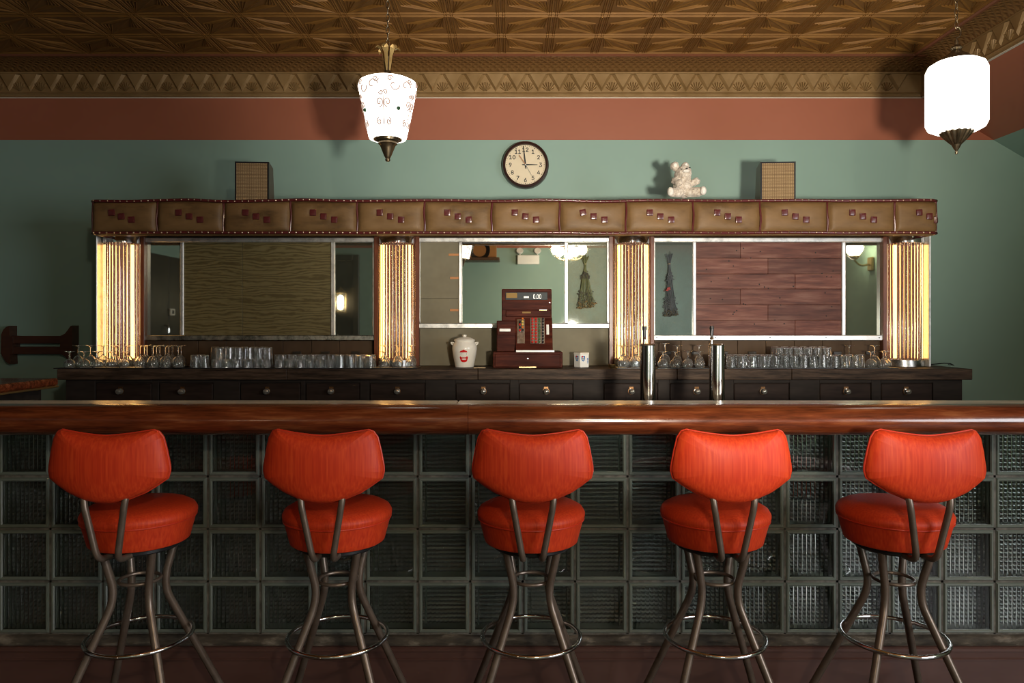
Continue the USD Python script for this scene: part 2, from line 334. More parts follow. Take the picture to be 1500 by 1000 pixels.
obj('window_frame', cat([box(WR - .03, WR + .05, WY0 - .06, WY0, WZ0 - .06, WZ1 + .06, .006), box(WR - .03, WR + .05, WY1, WY1 + .06, WZ0 - .06, WZ1 + .06, .006),
    box(WR - .03, WR + .05, WY0, WY1, WZ0 - .06, WZ0, .006), box(WR - .03, WR + .05, WY0, WY1, WZ1, WZ1 + .06, .006)]), M['win_frame'], w1)
obj('backing', box(WR + .1, WR + .14, WY0 - .05, WY1 + .05, WZ0 - .05, WZ1 + .05), M['win_frame'], w1)
d1 = struct('door_1', 'dark wooden door in the front wall')
obj('door_leaf', box(-3.62, -2.62, WF, WF + .05, 0, 2.45, .006), M['panel_dark'], d1)
obj('door_frame', cat([box(-3.72, -3.62, WF, WF + .08, 0, 2.55, .006), box(-2.62, -2.52, WF, WF + .08, 0, 2.55, .006), box(-3.62, -2.62, WF, WF + .08, 2.45, 2.55, .006)]), M['panel_dark'], d1)

# ---- ceiling: pressed tin tiles
ce = struct('ceiling', 'pressed tin ceiling of star patterned tiles, brown and gold')
obj('ceiling_board', box(WL - .1, CXR + .35, WF, WB, CZ + .02, CZ + .12), M['tin'], ce)
TS = .3048
def ridge(a, b, w, h):
    """a raised triangular ridge hanging below z = 0, from a to b"""
    a, b = np.array(a, float), np.array(b, float); d = b - a; L = np.linalg.norm(d); n = np.array((-d[1], d[0])) / L * w / 2
    v = [(*(a + n), 0), (*(a - n), 0), (*a, -h), (*(b + n), 0), (*(b - n), 0), (*b, -h)]
    return trimesh.Trimesh(v, [(0, 2, 5), (0, 5, 3), (1, 4, 5), (1, 5, 2), (0, 1, 2), (3, 5, 4)], process=False)
def tin_tile(flip):
    s = TS; P = [box(0.001, s - .001, .001, s - .001, 0, .004)]
    for o in (.012, .024):
        for (a, b) in (((0, o), (s, o)), ((0, s - o), (s, s - o)), ((o, 0), (o, s)), ((s - o, 0), (s - o, s))): P.append(ridge(a, b, .0075, .0055))
    A, B = np.array((.033, .033)), np.array((s - .033, s - .033)); c = (A + B) / 2; nn = np.array((-1, 1)) / math.sqrt(2)
    for k, (off, back) in enumerate(((.064, .030), (.080, .042), (.096, .054), (.048, .018))):
        for sg in (1, -1):
            K = c + sg * nn * off - sg * (B - A) / np.linalg.norm(B - A) * back * (1 if sg > 0 else 1)
            for a, b in ((A, K), (K, B)): P.append(ridge(a, b, .0075, .0060))
    P.append(ridge(A, B, .02, .004))
    m = cat(P)
    if flip:
        v = np.array(m.vertices); v[:, 0] = s - v[:, 0]; m = trimesh.Trimesh(v, np.array(m.faces)[:, ::-1], process=False)
    return m
tiles = [tin_tile(0), tin_tile(1)]
TX0 = -.065
for j in range(6):
    for i in range(-14, 9):
        obj('ceiling_tile', T(tiles[(i + j) % 2], TX0 + i * TS, CE - (j + 1) * TS, CZ), M['tin'], ce, False)

# ---- cornice: red fillet, lattice cove, frieze of points and fans
def cornice_run(x0, x1, par):
    obj('fillet', side([(CE - .012, CZ + .02), (CE - .012, CZ - .006), (CE + .0, CZ - .014), (CE + .02, CZ - .014), (CE + .028, CZ - .004), (CE + .03, CZ + .02)], x0, x1), M['tin_red'], par)
    obj('cove', side([(CE + .028, CZ + .03), (CE + .028, CZ - .008), (CE + .10, CZ - .012), (CE + .165, CZ - .030), (WB - .012, FRZ + .004), (WB + .02, FRZ), (WB + .02, CZ + .03)], x0, x1), M['cove'], par)
    obj('bead', side([(WB + .01, FRZ + .014), (WB - .012, FRZ + .012), (WB - .026, FRZ + .004), (WB - .026, FRZ - .006), (WB - .012, FRZ - .012), (WB + .01, FRZ - .012)], x0, x1), M['tin_gold'], par)
    obj('frieze_board', box(x0, x1, WB - .012, WB + .02, CORN, FRZ - .004), M['tin_gold'], par)
    obj('base_bead', side([(WB + .01, CORN + .034), (WB - .020, CORN + .030), (WB - .028, CORN + .020), (WB - .020, CORN + .010), (WB - .020, CORN + .003), (WB + .01, CORN + .003)], x0, x1), M['tin_gold'], par)
    obj('chipped_paint_line', box(x0, x1, WB - .008, WB + .01, CORN - .006, CORN + .003), M['paint_white'], par)
PIT = .1462
zt_, zb_ = FRZ - .014, CORN + .036
def front(v, tri):
    """triangles turned so that they face the room (-y)"""
    v = np.array(v, float); o = []
    for t in tri:
        nn = np.cross(v[t[1]] - v[t[0]], v[t[2]] - v[t[0]]); o.append(t if nn[1] < 0 else t[::-1])
    return trimesh.Trimesh(v, o, process=False)
def point_unit():
    h = zt_ - zb_; p = PIT
    v = np.array([(0, .001, h), (p, .001, h), (p / 2, .001, 0), (.020, -.019, h), (p - .020, -.019, h), (p / 2, -.019, .20 * h), (.010, -.019, h + .004), (p - .010, -.019, h + .004)])
    tri = [(3, 5, 4), (0, 2, 5), (0, 5, 3), (2, 1, 4), (2, 4, 5), (3, 4, 7), (3, 7, 6)]
    P = [front(v, tri)]
    for a in (-52, -34, -17, 0, 17, 34, 52):
        L = h * (.42 if abs(a) > 40 else .56); d = np.array((math.sin(math.radians(a)), math.cos(math.radians(a))))
        A, B = d * h * .08, d * L
        n = np.array((-d[1], d[0])) * .0042
        A = A + (0, 0); q = [(A[0] + n[0] * .3, 0, A[1] + n[1] * .3), (A[0] - n[0] * .3, 0, A[1] - n[1] * .3), (B[0] - n[0], 0, B[1] - n[1]), (B[0] + n[0], 0, B[1] + n[1]), (A[0], -.005, A[1]), (B[0], -.015, B[1])]
        t = [(0, 4, 5), (0, 5, 3), (1, 5, 4), (1, 2, 5), (3, 5, 2)]
        P.append(front(q, t))
    return cat(P)
unit = point_unit()
x_end = SX
t1 = struct('trim_1', 'pressed tin cornice along the back wall with a frieze of points and fans')
cornice_run(WL, x_end, t1)
ph = X(618, WB)
i0 = math.floor((WL - ph) / PIT) + 1; i1 = math.floor((x_end - .01 - ph) / PIT)
for i in range(i0, i1):
    obj('frieze_point', T(unit, ph + i * PIT, WB - .012, zb_), M['tin_gold'], t1, False)
t2 = struct('trim_2', 'pressed tin cornice along the sloping right wall')
def turn(m):          # a run along the back wall turned to run along the right wall, x <- depth beyond the ceiling's edge
    v = np.array(m.vertices); return trimesh.Trimesh(np.stack([CXR + (v[:, 1] - CE) * (SX - CXR) / (WB - CE), v[:, 0], v[:, 2]], 1), np.array(m.faces)[:, ::-1], process=False)
_real_obj = obj
def obj(name, mesh, mat, parent=None, smooth=32):
    return _real_obj(name, turn(mesh) if parent is t2 else mesh, mat, parent, smooth)
cornice_run(WF, WB, t2)
for i in range(14):
    obj('frieze_point', T(unit, WB - .03 - (i + 1) * PIT, WB - .012, zb_), M['tin_gold'], t2, False)
obj = _real_obj

# ================================================================== the bar
DB = 2.80                                   # face of the glass blocks
BP = 77.0 * DB / F                          # pitch of the blocks
BX0 = X(688.5, DB); BZ0 = Z(929, DB)
bar = thing('glass_block_bar', 'long bar front of ribbed glass blocks in mortar above a brown skirting', 'bar')
def block(w, h):
    """border, ribbed front pane, ribbed back pane; the face lies in y = 0, the block runs to y = .09"""
    e = .0135
    out = sbox(0, 0, w, h); inn = sbox(e, e, w - e, h - e)
    def edge(y0, y1, o0, o1, i0, i1):
        pass
    R = []
    # bevelled border: outer step, inner lip
    prof = [(0, .085), (0, .006), (.004, 0.0), (.010, 0.0), (.014, .004), (e, .006), (e, .085)]
    c = [(0, 0, 1, 1), (w, 0, -1, 1), (w, h, -1, -1), (0, h, 1, -1)]
    V = [(x + sx * d, y, z + sz * d) for (x, z, sx, sz) in c for (d, y) in prof]
    k = len(prof); Fc = []
    for i in range(4):
        j = (i + 1) % 4
        for q in range(k - 1):
            Fc += [(i * k + q, j * k + q, j * k + q + 1), (i * k + q, j * k + q + 1, i * k + q + 1)]
        Fc += [(i * k + k - 1, j * k + k - 1, j * k), (i * k + k - 1, j * k, i * k)]
    border = trimesh.Trimesh(V, Fc, process=False)
    nr = max(3, int(round((w - 2 * e) / .0172)))
    x = np.linspace(e, w - e, nr * 4 + 1); yy = .014 + .0034 * np.abs(np.sin((x - e) / (w - 2 * e) * nr * PI))
    poly = Polygon([(e, .007)] + [(w - e, .007)] + [(a, b) for a, b in zip(x[::-1], yy[::-1])])
    fr = extrude(poly, h - 2 * e); v = np.array(fr.vertices); fr.vertices = np.stack([v[:, 0], v[:, 1], v[:, 2] + e], 1)
    nz = max(3, int(round((h - 2 * e) / .0172)))
    z = np.linspace(e, h - e, nz * 4 + 1); yb = .070 - .0050 * np.abs(np.sin((z - e) / (h - 2 * e) * nz * PI))
    bk = side([(.082, e)] + [(.082, h - e)] + [(b, a) for a, b in zip(z[::-1], yb[::-1])], e, w - e)
    border.fix_normals()
    return border, fr, bk
J = .0085
bw = BP - J
B0 = block(bw, bw)
row_top = .985
x = BX0 - 14 * BP
rows = [(BZ0 + i * BP) for i in range(4)] + [BZ0 + 4 * BP]
cols = range(-14, 17)
for r, z0 in enumerate(rows):
    hh = bw if r < 4 else 1.036 - z0
    Bk = B0 if r < 4 else block(bw, hh)
    for c in cols:
        x0 = BX0 + c * BP + J / 2; z1 = z0 + J / 2
        t = RNG.uniform(-.0015, .0015)
        g = obj('glass_block', T(Bk[0], x0, DB + t, z1), M['block_edge'], bar, 20)
        obj('front_pane', T(Bk[1], x0, DB + t, z1), M['block_front'], g, 40)
        obj('back_pane', T(Bk[2], x0, DB + t, z1), M['block_back'], g, 40)
xa, xb = BX0 - 14 * BP, BX0 + 17 * BP
mort = []
for r in range(6): mort.append(box(xa, xb, DB + .006, DB + .08, BZ0 + r * BP - J / 2, BZ0 + r * BP + J / 2)) if BZ0 + r * BP < 1.0 else None
for c in range(-14, 18): mort.append(box(BX0 + c * BP - J / 2, BX0 + c * BP + J / 2, DB + .006, DB + .08, BZ0, 1.036))
obj('mortar_joints', cat(mort), M['mortar'], bar)
obj('carcass', box(xa, xb, DB + .088, DB + .16, 0, 1.036), M['bar_dark'], bar)
# crumbling ledge under the blocks
n = 260; xs = np.linspace(xa, xb, n)
def strip_noise(z, amp, seed): return (meshkit.fbm(np.stack([xs * 9, np.full(n, float(z)), np.full(n, 3.1)], 1), 4, seed) - .5) * amp
SN = {k: (strip_noise(k, .022, k), strip_noise(k, .012, k + 9)) for k in range(1, 4)}
L = [(DB + .05, Z(929.5, DB) + .001), (DB - .006, Z(930, DB)), (DB - .016, Z(934, DB)), (DB - .014, Z(940, DB)), (DB - .006, Z(946, DB)), (DB + .05, Z(946, DB))]
V = np.array([[(q, yy + (SN[k][0][i] if 0 < k < 4 else 0), zz + (SN[k][1][i] if 0 < k < 4 else 0)) for k, (yy, zz) in enumerate(L)] for i, q in enumerate(xs)])
kk = len(L); Fc = []
for i in range(n - 1):
    for q in range(kk - 1): Fc += [(i * kk + q, i * kk + q + 1, (i + 1) * kk + q + 1), (i * kk + q, (i + 1) * kk + q + 1, (i + 1) * kk + q)]
obj('crumbling_ledge', trimesh.Trimesh(V.reshape(-1, 3), Fc, process=False), M['rubble'], bar, 40)
zA, zB, zC = Z(944, DB), Z(951, DB), Z(963, DB)
obj('skirting_moulding', side([(DB + .05, zA), (DB - .022, zA), (DB - .028, zA - .004), (DB - .028, zB + .004), (DB - .018, zB), (DB - .016, zC + .008), (DB - .024, zC + .004), (DB - .024, zC), (DB + .05, zC)], xa, xb), M['skirt'], bar)
obj('skirting_board', box(xa, xb, DB - .012, DB + .06, 0, zC), M['skirt'], bar)

top = thing('bar_counter', 'zinc covered bar counter with a fat rounded mahogany rail along its front', 'counter')
RD = 2.50
z0r, z1r = Z(640, RD + .02), Z(592.5, RD + .05)
zc_, hh = (z0r + z1r) / 2, (z1r - z0r) / 2
prof = [(RD + .29, z0r + .004)]
for a in np.linspace(-92, 62, 18): prof.append((RD + .075 - .075 * math.cos(math.radians(a)), zc_ + hh * math.sin(math.radians(a)) / 1.0))
prof += [(RD + .060, z1r - .002), (RD + .085, z1r), (RD + .11, z1r - .004), (RD + .125, z1r - .020), (RD + .29, z1r - .034)]
def rail(x0, x1): return side(prof, x0, x1)
for x0, x1 in ((xa, X(685, RD)), (X(685, RD) + .0012, xb)):
    obj('rail', rail(x0, x1), M['mahogany'], top, 40)
zt2 = z1r - .033
for x0, x1 in ((xa, X(668, 2.9)), (X(668, 2.9) + .002, xb)):
    obj('zinc_sheet', box(x0, x1, RD + .122, 3.02, zt2 - .03, zt2, .004), M['zinc'], top)
# low sink shelf behind the bar that carries the beer taps
wk = thing('under_bar_shelf', 'low steel work shelf fixed behind the bar', 'shelf')
obj('shelf_board', box(-1.9, 2.2, 3.03, 3.42, .90, .94, .005), M['chrome_dull'], wk)
for xx in (-1.8, 0, 2.1): obj('leg', box(xx - .02, xx + .02, 3.36, 3.40, 0, .90, .003), M['chrome_dull'], wk)
for xx in (-1.8, 0, 2.1): obj('bracket', box(xx - .02, xx + .02, 2.96, 3.03, .86, .94, .003), M['chrome_dull'], wk)
def tower(name, label, px, hx):
    D = 3.17; r = 11.2 * D / F; t = thing(name, label, 'beer tap', (X(px, D), D, .94))
    zt = Z(503, D) - .94
    obj('column', lathe([(0, 0), (r * 1.35, 0), (r * 1.35, .008), (r, .012), (r, zt - .004), (r - .003, zt), (0, zt)], 40), M['steel'], t)
    obj('collar', lathe([(r + .0008, zt - .008), (r + .0016, zt - .006), (r + .0008, zt - .004)], 40), M['chrome_dull'], t)
    dx = (hx - px) * D / F; y = -.018
    obj('tap_stem', T(lathe([(0, 0), (.005, 0), (.005, .020), (.008, .024), (.006, .030), (0, .030)], 16), dx, y, zt - .002), M['chrome'], t)
    hb = zt + .026; ht = Z(481 if px < 1000 else 480, D) - .94
    obj('tap_handle', T(lathe([(0, hb), (.0055, hb), (.0075, hb + .02), (.0085, hb + .05), (.0105, ht - .006), (.009, ht), (0, ht)], 20), dx, y, 0), M['black'], t)
    return t
tower('beer_tower', 'chrome beer tap column with a black handle, the one nearer the cash register', 949, 943)
tower('beer_tower', 'chrome beer tap column with a black handle, the one farther from the cash register', 1050, 1041)
# return of the bar at the left
rt = thing('return_counter', 'short side counter with a red edge at the left end, between bar and back wall', 'counter')
obj('worktop', box(-3.1, -2.19, 3.02, 3.52, 1.092, 1.128, .008), M['mahogany'], rt)
obj('edge_strip', box(-3.1, -2.186, 3.02, 3.515, 1.083, 1.092, .002), M['brass'], rt)
obj('cabinet', box(-3.1, -2.26, 3.10, 3.50, 0, 1.083, .004), M['cab'], rt)
ib = thing('ice_tray', 'ribbed metal tray under the side counter, mostly hidden behind the bar', 'tray', (-2.13, 3.16, 0))
obj('tray_body', box(-.045, .02, -.09, .09, .94, 1.05, .004), M['chrome_dull'], ib)
for k in range(5): obj('rib', box(-.05, .025, -.094, -.088, .955 + k * .02, .965 + k * .02, .002), M['chrome'], ib)
obj('bracket', box(-.128, -.04, -.06, .06, .95, .97), M['chrome_dull'], ib)
ga = thing('bottle_mat', 'black rubber mat lying on the side counter at the far left', 'mat', (-2.62, 3.30, 1.128))
obj('mat_sheet', box(-.16, .14, -.12, .12, 0, .012, .004), M['black'], ga)

# ================================================================== bar stools
def make_stool(label, loc):
    s = thing('bar_stool', label, 'bar stool', loc)
    # seat: lathed cushion and skirt
    obj('seat', lathe([(0, .660), (.150, .660), (.156, .664), (.160, .680), (.1745, .734), (.1755, .738), (.1800, .748), (.1800, .758), (.172, .772), (.150, .784), (.110, .791), (.05, .794), (0, .795)], 56), M['vinyl'], s, 60)
    obj('seat_piping', ring(.1765, .0028, .7385, 60, 8), M['piping'], s)
    obj('seat_plate', lathe([(0, .640), (.125, .640), (.13, .645), (.13, .661), (0, .661)], 36), M['black'], s)
    # back
    O = [(-67, 629.5), (-40, 634), (-14, 637), (0, 637.7), (14, 637), (40, 634), (67, 630), (74, 633), (79.5, 641), (84, 660), (88.3, 684), (88.6, 691), (86, 701), (72, 711), (56, 721), (30, 731.5), (14, 734.5), (0, 735.2), (-14, 734.5), (-30, 731.5), (-56, 720.5), (-72, 711), (-86, 701), (-88.6, 691), (-88.3, 684), (-84, 660), (-79.5, 641), (-74, 632)]
    D = 2.25
    q = np.array([((a) * D / F, Z(b, D)) for a, b in O])
    poly = Polygon(q).buffer(-.006).buffer(.006)
    cxy = np.array(poly.centroid.coords[0])
    ringp = np.array(poly.exterior.segmentize(.008).coords)[:-1]
    if not poly.exterior.is_ccw: ringp = ringp[::-1]
    nR = len(ringp)
    def bend(u): return -.215 + .62 * u * u          # the back wraps forward around the sitter
    def shell(depths):
        """rings of the outline scaled by s at cushion depth d (towards the camera)"""
        V = []
        for s_, d in depths:
            dd = ringp - cxy; an = np.arctan2(dd[:, 1] / .105, dd[:, 0] / .186); tt = min(1., 1.5 * (1 - s_)) if s_ < .99 else 0.
            el = np.stack([.176 * np.cos(an), .094 * np.sin(an)], 1); tt = tt * tt * (3 - 2 * tt)
            p = cxy + (dd * (1 - tt) + el * tt) * s_
            V.append(np.stack([p[:, 0], bend(p[:, 0]) - d, p[:, 1]], 1))
        return V
    V = shell([(.0, .036), (.15, .0358), (.3, .035), (.45, .0333), (.58, .0305), (.70, .027), (.80, .0225), (.88, .0175), (.94, .0115), (.985, .003), (.998, -.004), (.998, -.010), (1.0, -.012), (.998, -.014), (.996, -.022), (.975, -.032), (.90, -.040), (.6, -.046), (.3, -.047), (0, -.047)])
    kq = len(V); Vv = np.vstack(V); Fc = []
    for i in range(kq - 1):
        for j in range(nR):
            j2 = (j + 1) % nR
            Fc += [(i * nR + j, (i + 1) * nR + j, (i + 1) * nR + j2), (i * nR + j, (i + 1) * nR + j2, i * nR + j2)]
    bk = trimesh.Trimesh(Vv, Fc, process=True); bk.merge_vertices(); bk.fix_normals()
    obj('backrest', bk, M['vinyl'], s, 70)
    pp = ringp
    obj('back_piping', tube(np.stack([pp[:, 0], bend(pp[:, 0]) + .012, pp[:, 1]], 1), .0034, 8, closed=True), M['piping'], s)
    # posts that carry the back
    for sg in (-1, 1):
        P = arc_path([(sg * .066, bend(.066) + .008, .875), (sg * .062, -.216, .83), (sg * .030, -.196, .652), (sg * .030, -.11, .645)], .035, 7)
        obj('back_post', tube(P, .0102, 12), M['tube'], s)
    for sx in (-1, 1):
        for sy in (-1, 1):
            P = arc_path([(sx * .082, sy * .082, .645), (sx * .052, sy * .052, .490), (sx * .216, sy * .216, .012)], .06, 8)
            lg = obj('leg', tube(P, .0128, 14), M['tube'], s)
            obj('foot_cap', T(lathe([(0, 0), (.017, 0), (.018, .004), (.016, .022), (.0135, .026), (0, .026)], 16), sx * .216, sy * .216, 0), M['black'], lg)
    obj('small_ring', ring(.0635, .0058, .530, 40, 10), M['tube'], s)
    obj('foot_ring', ring(.1640, .0075, .339, 64, 12), M['chrome'], s)
    return s
DS = 2.45
SXs = [X(205, DS), X(495, DS), X(778, DS), X(1047, DS), X(1309, DS)]
names = ['red vinyl bar stool at the far left end of the row', 'red vinyl bar stool second from the left, before the dark bar rail', 'red vinyl bar stool in the middle of the row, below the cash register',
         'red vinyl bar stool second from the right, below the beer taps', 'red vinyl bar stool at the far right end of the row']
s0 = make_stool(names[0], (SXs[0], DS, 0)); tag(s0, group='red bar stools along the bar')
for xx, nm in list(zip(SXs, names))[1:]: dup(s0, (xx, DS, 0), 0, nm)

# ================================================================== back counter
DC = 4.10; ZC = Z(540.2, DC)
bc = thing('back_counter', 'dark oak back counter cabinet with a row of small knobbed drawers', 'cabinet')
cx0, cx1 = X(96, DC + .03), X(1410, DC + .03)
obj('carcass', box(cx0, cx1, DC + .05, WB - .01, 0, Z(556, DC)), M['cab'], bc)
DF = DC + .035
DR = [(139, 222, 176), (232, 312, 267), (351, 440, 391), (447, 527, 485), (541, 623, 582), (667, 747, 708), (760, 840, 800), (884, 964, 925), (981, 1060, 1021), (1075, 1157, 1118), (1201, 1277, 1240), (1291, 1367, 1328)]
zt3 = Z(560.5, DF); zb3 = Z(588, DF)
prev = 96
for a, b, k in DR + [(1410, None, None)]:
    obj('stile', box(X(prev, DF), X(a, DF), DF + .002, DF + .03, 0, Z(556, DC), .002), M['cab'], bc); prev = b
for a, b, k in DR:
    obj('top_rail', box(X(a, DF), X(b, DF), DF + .002, DF + .03, zt3, Z(556, DC), .001), M['cab'], bc)
    d = obj('drawer', box(X(a, DF) + .003, X(b, DF) - .003, DF + .004, DF + .05, zb3, zt3 - .004, .004), M['drawer'], bc)
    kb = face(lathe([(0, 0), (.016, 0), (.016, .003), (.006, .005), (.006, .014), (.014, .018), (.0165, .024), (.014, .031), (.008, .034), (0, .035)], 18), X(k, DF), DF + .004, Z(573, DF))
    obj('knob', kb, M['knob'], d)
    obj('backplate', face(extrude(Point(0, 0).buffer(.019).union(sbox(-.012, .008, .012, .026)).intersection(sbox(-.03, -.03, .03, .03)), .002), X(k, DF), DF + .0042, Z(573, DF)), M['knob_plate'], d)
    obj('door', box(X(a, DF) + .003, X(b, DF) - .003, DF + .004, DF + .05, .06, zb3 - .015, .004), M['drawer'], bc)
ct = thing('back_countertop', 'thick grainy dark oak worktop of the back counter', 'countertop')
segs = [83, 420, 700, 992, 1160, 1425]
for a, b in zip(segs[:-1], segs[1:]):
    obj('plank', box(X(a, DC) + .0006, X(b, DC) - .0006, DC, WB - .005, Z(556, DC), ZC, .003), M['oak_dark'], ct)

# ================================================================== back bar panels
DP = 4.45
bb = thing('back_bar', 'back bar of mirrors, plywood and planks held in metal strips between the lit columns', 'back bar')
obj('carcass', box(X(143, 4.45), X(1360, 4.45), DP + .03, WB - .01, ZC + .001, 1.921), M['bar_dark'], bb)
STR = [(203, 207), (263.5, 268.5), (484.5, 490), (545.5, 549), (611, 616), (672, 677), (827, 832), (889, 893), (956, 960), (1015, 1020), (1233.5, 1239), (1297, 1302)]
for i, (a, b) in enumerate(STR):
    yb = 473 if 610 < a < 900 else 491
    obj('metal_strip', pbox(a, 354, b, yb, DP - .012, .03, .003), M['strip'], bb)
for a, b in ((203, 549), (607, 893), (954, 1302)):
    obj('top_strip', pbox(a, 347.7, b, 354.5, DP - .02, .04, .004), M['strip'], bb)
obj('bottom_strip', pbox(205, 491, 548, 498.5, DP - .03, .045, .003), M['chrome_dull'], bb)
obj('bottom_strip', pbox(611, 473.5, 742, 480.5, DP - .03, .045, .003), M['strip'], bb)
obj('bottom_strip', pbox(742, 473.5, 893, 480.5, DP - .03, .045, .003), M['strip'], bb)
obj('bottom_strip', pbox(954, 491, 1301, 498.5, DP - .03, .045, .003), M['strip'], bb)
for px in (962, 1048, 1128, 1210, 1288): obj('screw', face(lathe([(0, 0), (.004, 0), (.003, .003), (0, .003)], 8), X(px, DP - .03), DP - .029, Z(494.5, DP)), M['nail'], bb)
def panel(name, a, b, t, d, m, **kw): return obj(name, pbox(a, t, b, d, DP, .02, .001), m, bb, **kw)
panel('mirror_pane', 207, 263.5, 354, 491, M['mirror_dim'])
panel('plywood_sheet', 268.5, 355, 354, 491, M['ply']); panel('plywood_sheet', 355.3, 484.5, 354, 491, M['ply'])
panel('mirror_pane', 490, 545.5, 354, 491, M['mirror_dim'])
panel('bare_board', 616, 672, 354, 437, M['board']); panel('bare_board', 616, 672, 437.4, 473.5, M['board'])
for py in (373, 407, 454): obj('wood_block', pbox(657 + (py > 380) * 2, py - 1.6, 672, py + 1.6, DP - .004, .01, .001), M['orange_block'], bb)
panel('mirror_pane', 677, 827, 356, 473.5, M['mirror'])
obj('top_trim', pbox(677, 353.5, 827, 356.5, DP - .006, .02, .001), M['bar_dark'], bb)
panel('dusty_mirror_pane', 832, 889, 354, 473.5, M['mirror_dusty'])
panel('foxed_mirror_pane', 960, 1015, 354, 491, M['mirror_foxed'])
pys = [354, 378, 401, 423, 446, 469, 491]
for i, (a, b) in enumerate(zip(pys[:-1], pys[1:])):
    cut = [1020, 1085 + 40 * (i % 3), 1233.5]
    for j, (p, q) in enumerate(zip(cut[:-1], cut[1:])):
        obj('plank', box(X(p, DP) + .0006, X(q, DP) - .0006, DP + RNG.uniform(0, .002), DP + .02, Z(b, DP) + .0006, Z(a, DP) - .0006, .0015), PL[(i * 2 + j) % 3], bb)
holes = []
for _ in range(34):
    px, py = RNG.uniform(1030, 1228), RNG.uniform(360, 486)
    holes.append(face(lathe([(0, 0), (.0042, 0), (.0030, .0012), (0, .0012)], 8), X(px, DP), DP + .0002, Z(py, DP)))
tag(obj('nail_holes', cat(holes), M['nail'], bb), kind='stuff')
panel('mirror_pane', 1239, 1297, 354, 491, M['mirror_dim'])
# lower boards behind the glasses
for a, b in ((207, 545), (956, 1300)):
    xs_ = list(np.arange(a, b - 15, 41.5)) + [b]
    for p, q in zip(xs_[:-1], xs_[1:]):
        lb = obj('low_board', box(X(p, DP) + .001, X(q, DP) - .001, DP, DP + .02, ZC, Z(498.5, DP), .002), M['board_dark'], bb)
        if (p + q) / 2 > 400: obj('clip', box(X((p + q) / 2 - 6, DP), X((p + q) / 2 + 6, DP), DP - .012, DP, Z(519, DP), Z(514.5, DP), .002), M['panel_dark'], lb)
obj('low_board', box(X(611, DP), X(742, DP), DP, DP + .02, ZC, Z(480.5, DP), .001), M['board'], bb)
obj('low_board', box(X(742.3, DP), X(891, DP), DP, DP + .02, ZC, Z(480.5, DP), .001), M['board'], bb)
for px in (133, 1362.5): obj('end_strip', box(X(px + 7, 4.33) if px < 200 else X(px - 1.5, 4.33), X(px + 9, 4.33) if px < 200 else X(px + 1.5, 4.33), 4.33, DP + .03, ZC, 1.921, .002), M['strip'], bb)

# lit columns of glass rods
def make_column(label, px, a0=-90, a1=90):
    D = 4.36; cx = X(px, D); cy = 4.44
    c = thing('light_column', label, 'light column', (cx, cy, ZC))
    H0, H1 = .038, 1.876 - ZC; R = .103
    def half(r, z0, z1):
        a = np.radians(np.linspace(180, 360, 25)); p = [(r * math.cos(t), r * math.sin(t)) for t in a]
        m = extrude(Polygon(p + [(r, .012), (-r, .012)]), z1 - z0); return T(m, 0, 0, z0)
    obj('base_cap', half(R + .013, 0, H0), M['chrome_dull'], c); obj('top_cap', half(R + .013, H1, 1.921 - ZC), M['chrome'], c)
    obj('back_plate', box(-.118, .118, .0, .012, H0, H1), M['wood_side'], c)
    for sg in (-1, 1): obj('side_strip', box(sg * .125 - .012, sg * .125 + .012, -.03, .012, 0, 1.921 - ZC, .002), M['wood_side'], c)
    n = 17
    for i in range(n):
        a = math.radians(180 + 6 + i * (168 / (n - 1)))
        obj('glass_rod', T(lathe([(0, H0), (.0092, H0), (.0092, H1), (0, H1)], 14), R * math.cos(a), R * math.sin(a), 0), M['rod'], c, 50)
    for sg in (-1, 1):
        obj('lamp_tube', T(lathe([(0, H0 + .01), (.012, H0 + .01), (.012, H1 - .01), (0, H1 - .01)], 14), sg * .076, -.046, 0), M['tubelight'], c)
    return c
COLS = [(171.5, 'lit amber glass rod column at the left end of the back bar'), (579, 'lit amber glass rod column between plywood panel and white jar'), (927.5, 'lit amber glass rod column between the cash register and the plank panel'), (1333.5, 'lit amber glass rod column at the right end, its chrome base in view')]
c0 = make_column(COLS[0][1], COLS[0][0]); tag(c0, group='lit columns of the back bar')
for px, lb in COLS[1:]: dup(c0, (X(px, 4.36), 4.44, ZC), 0, lb)

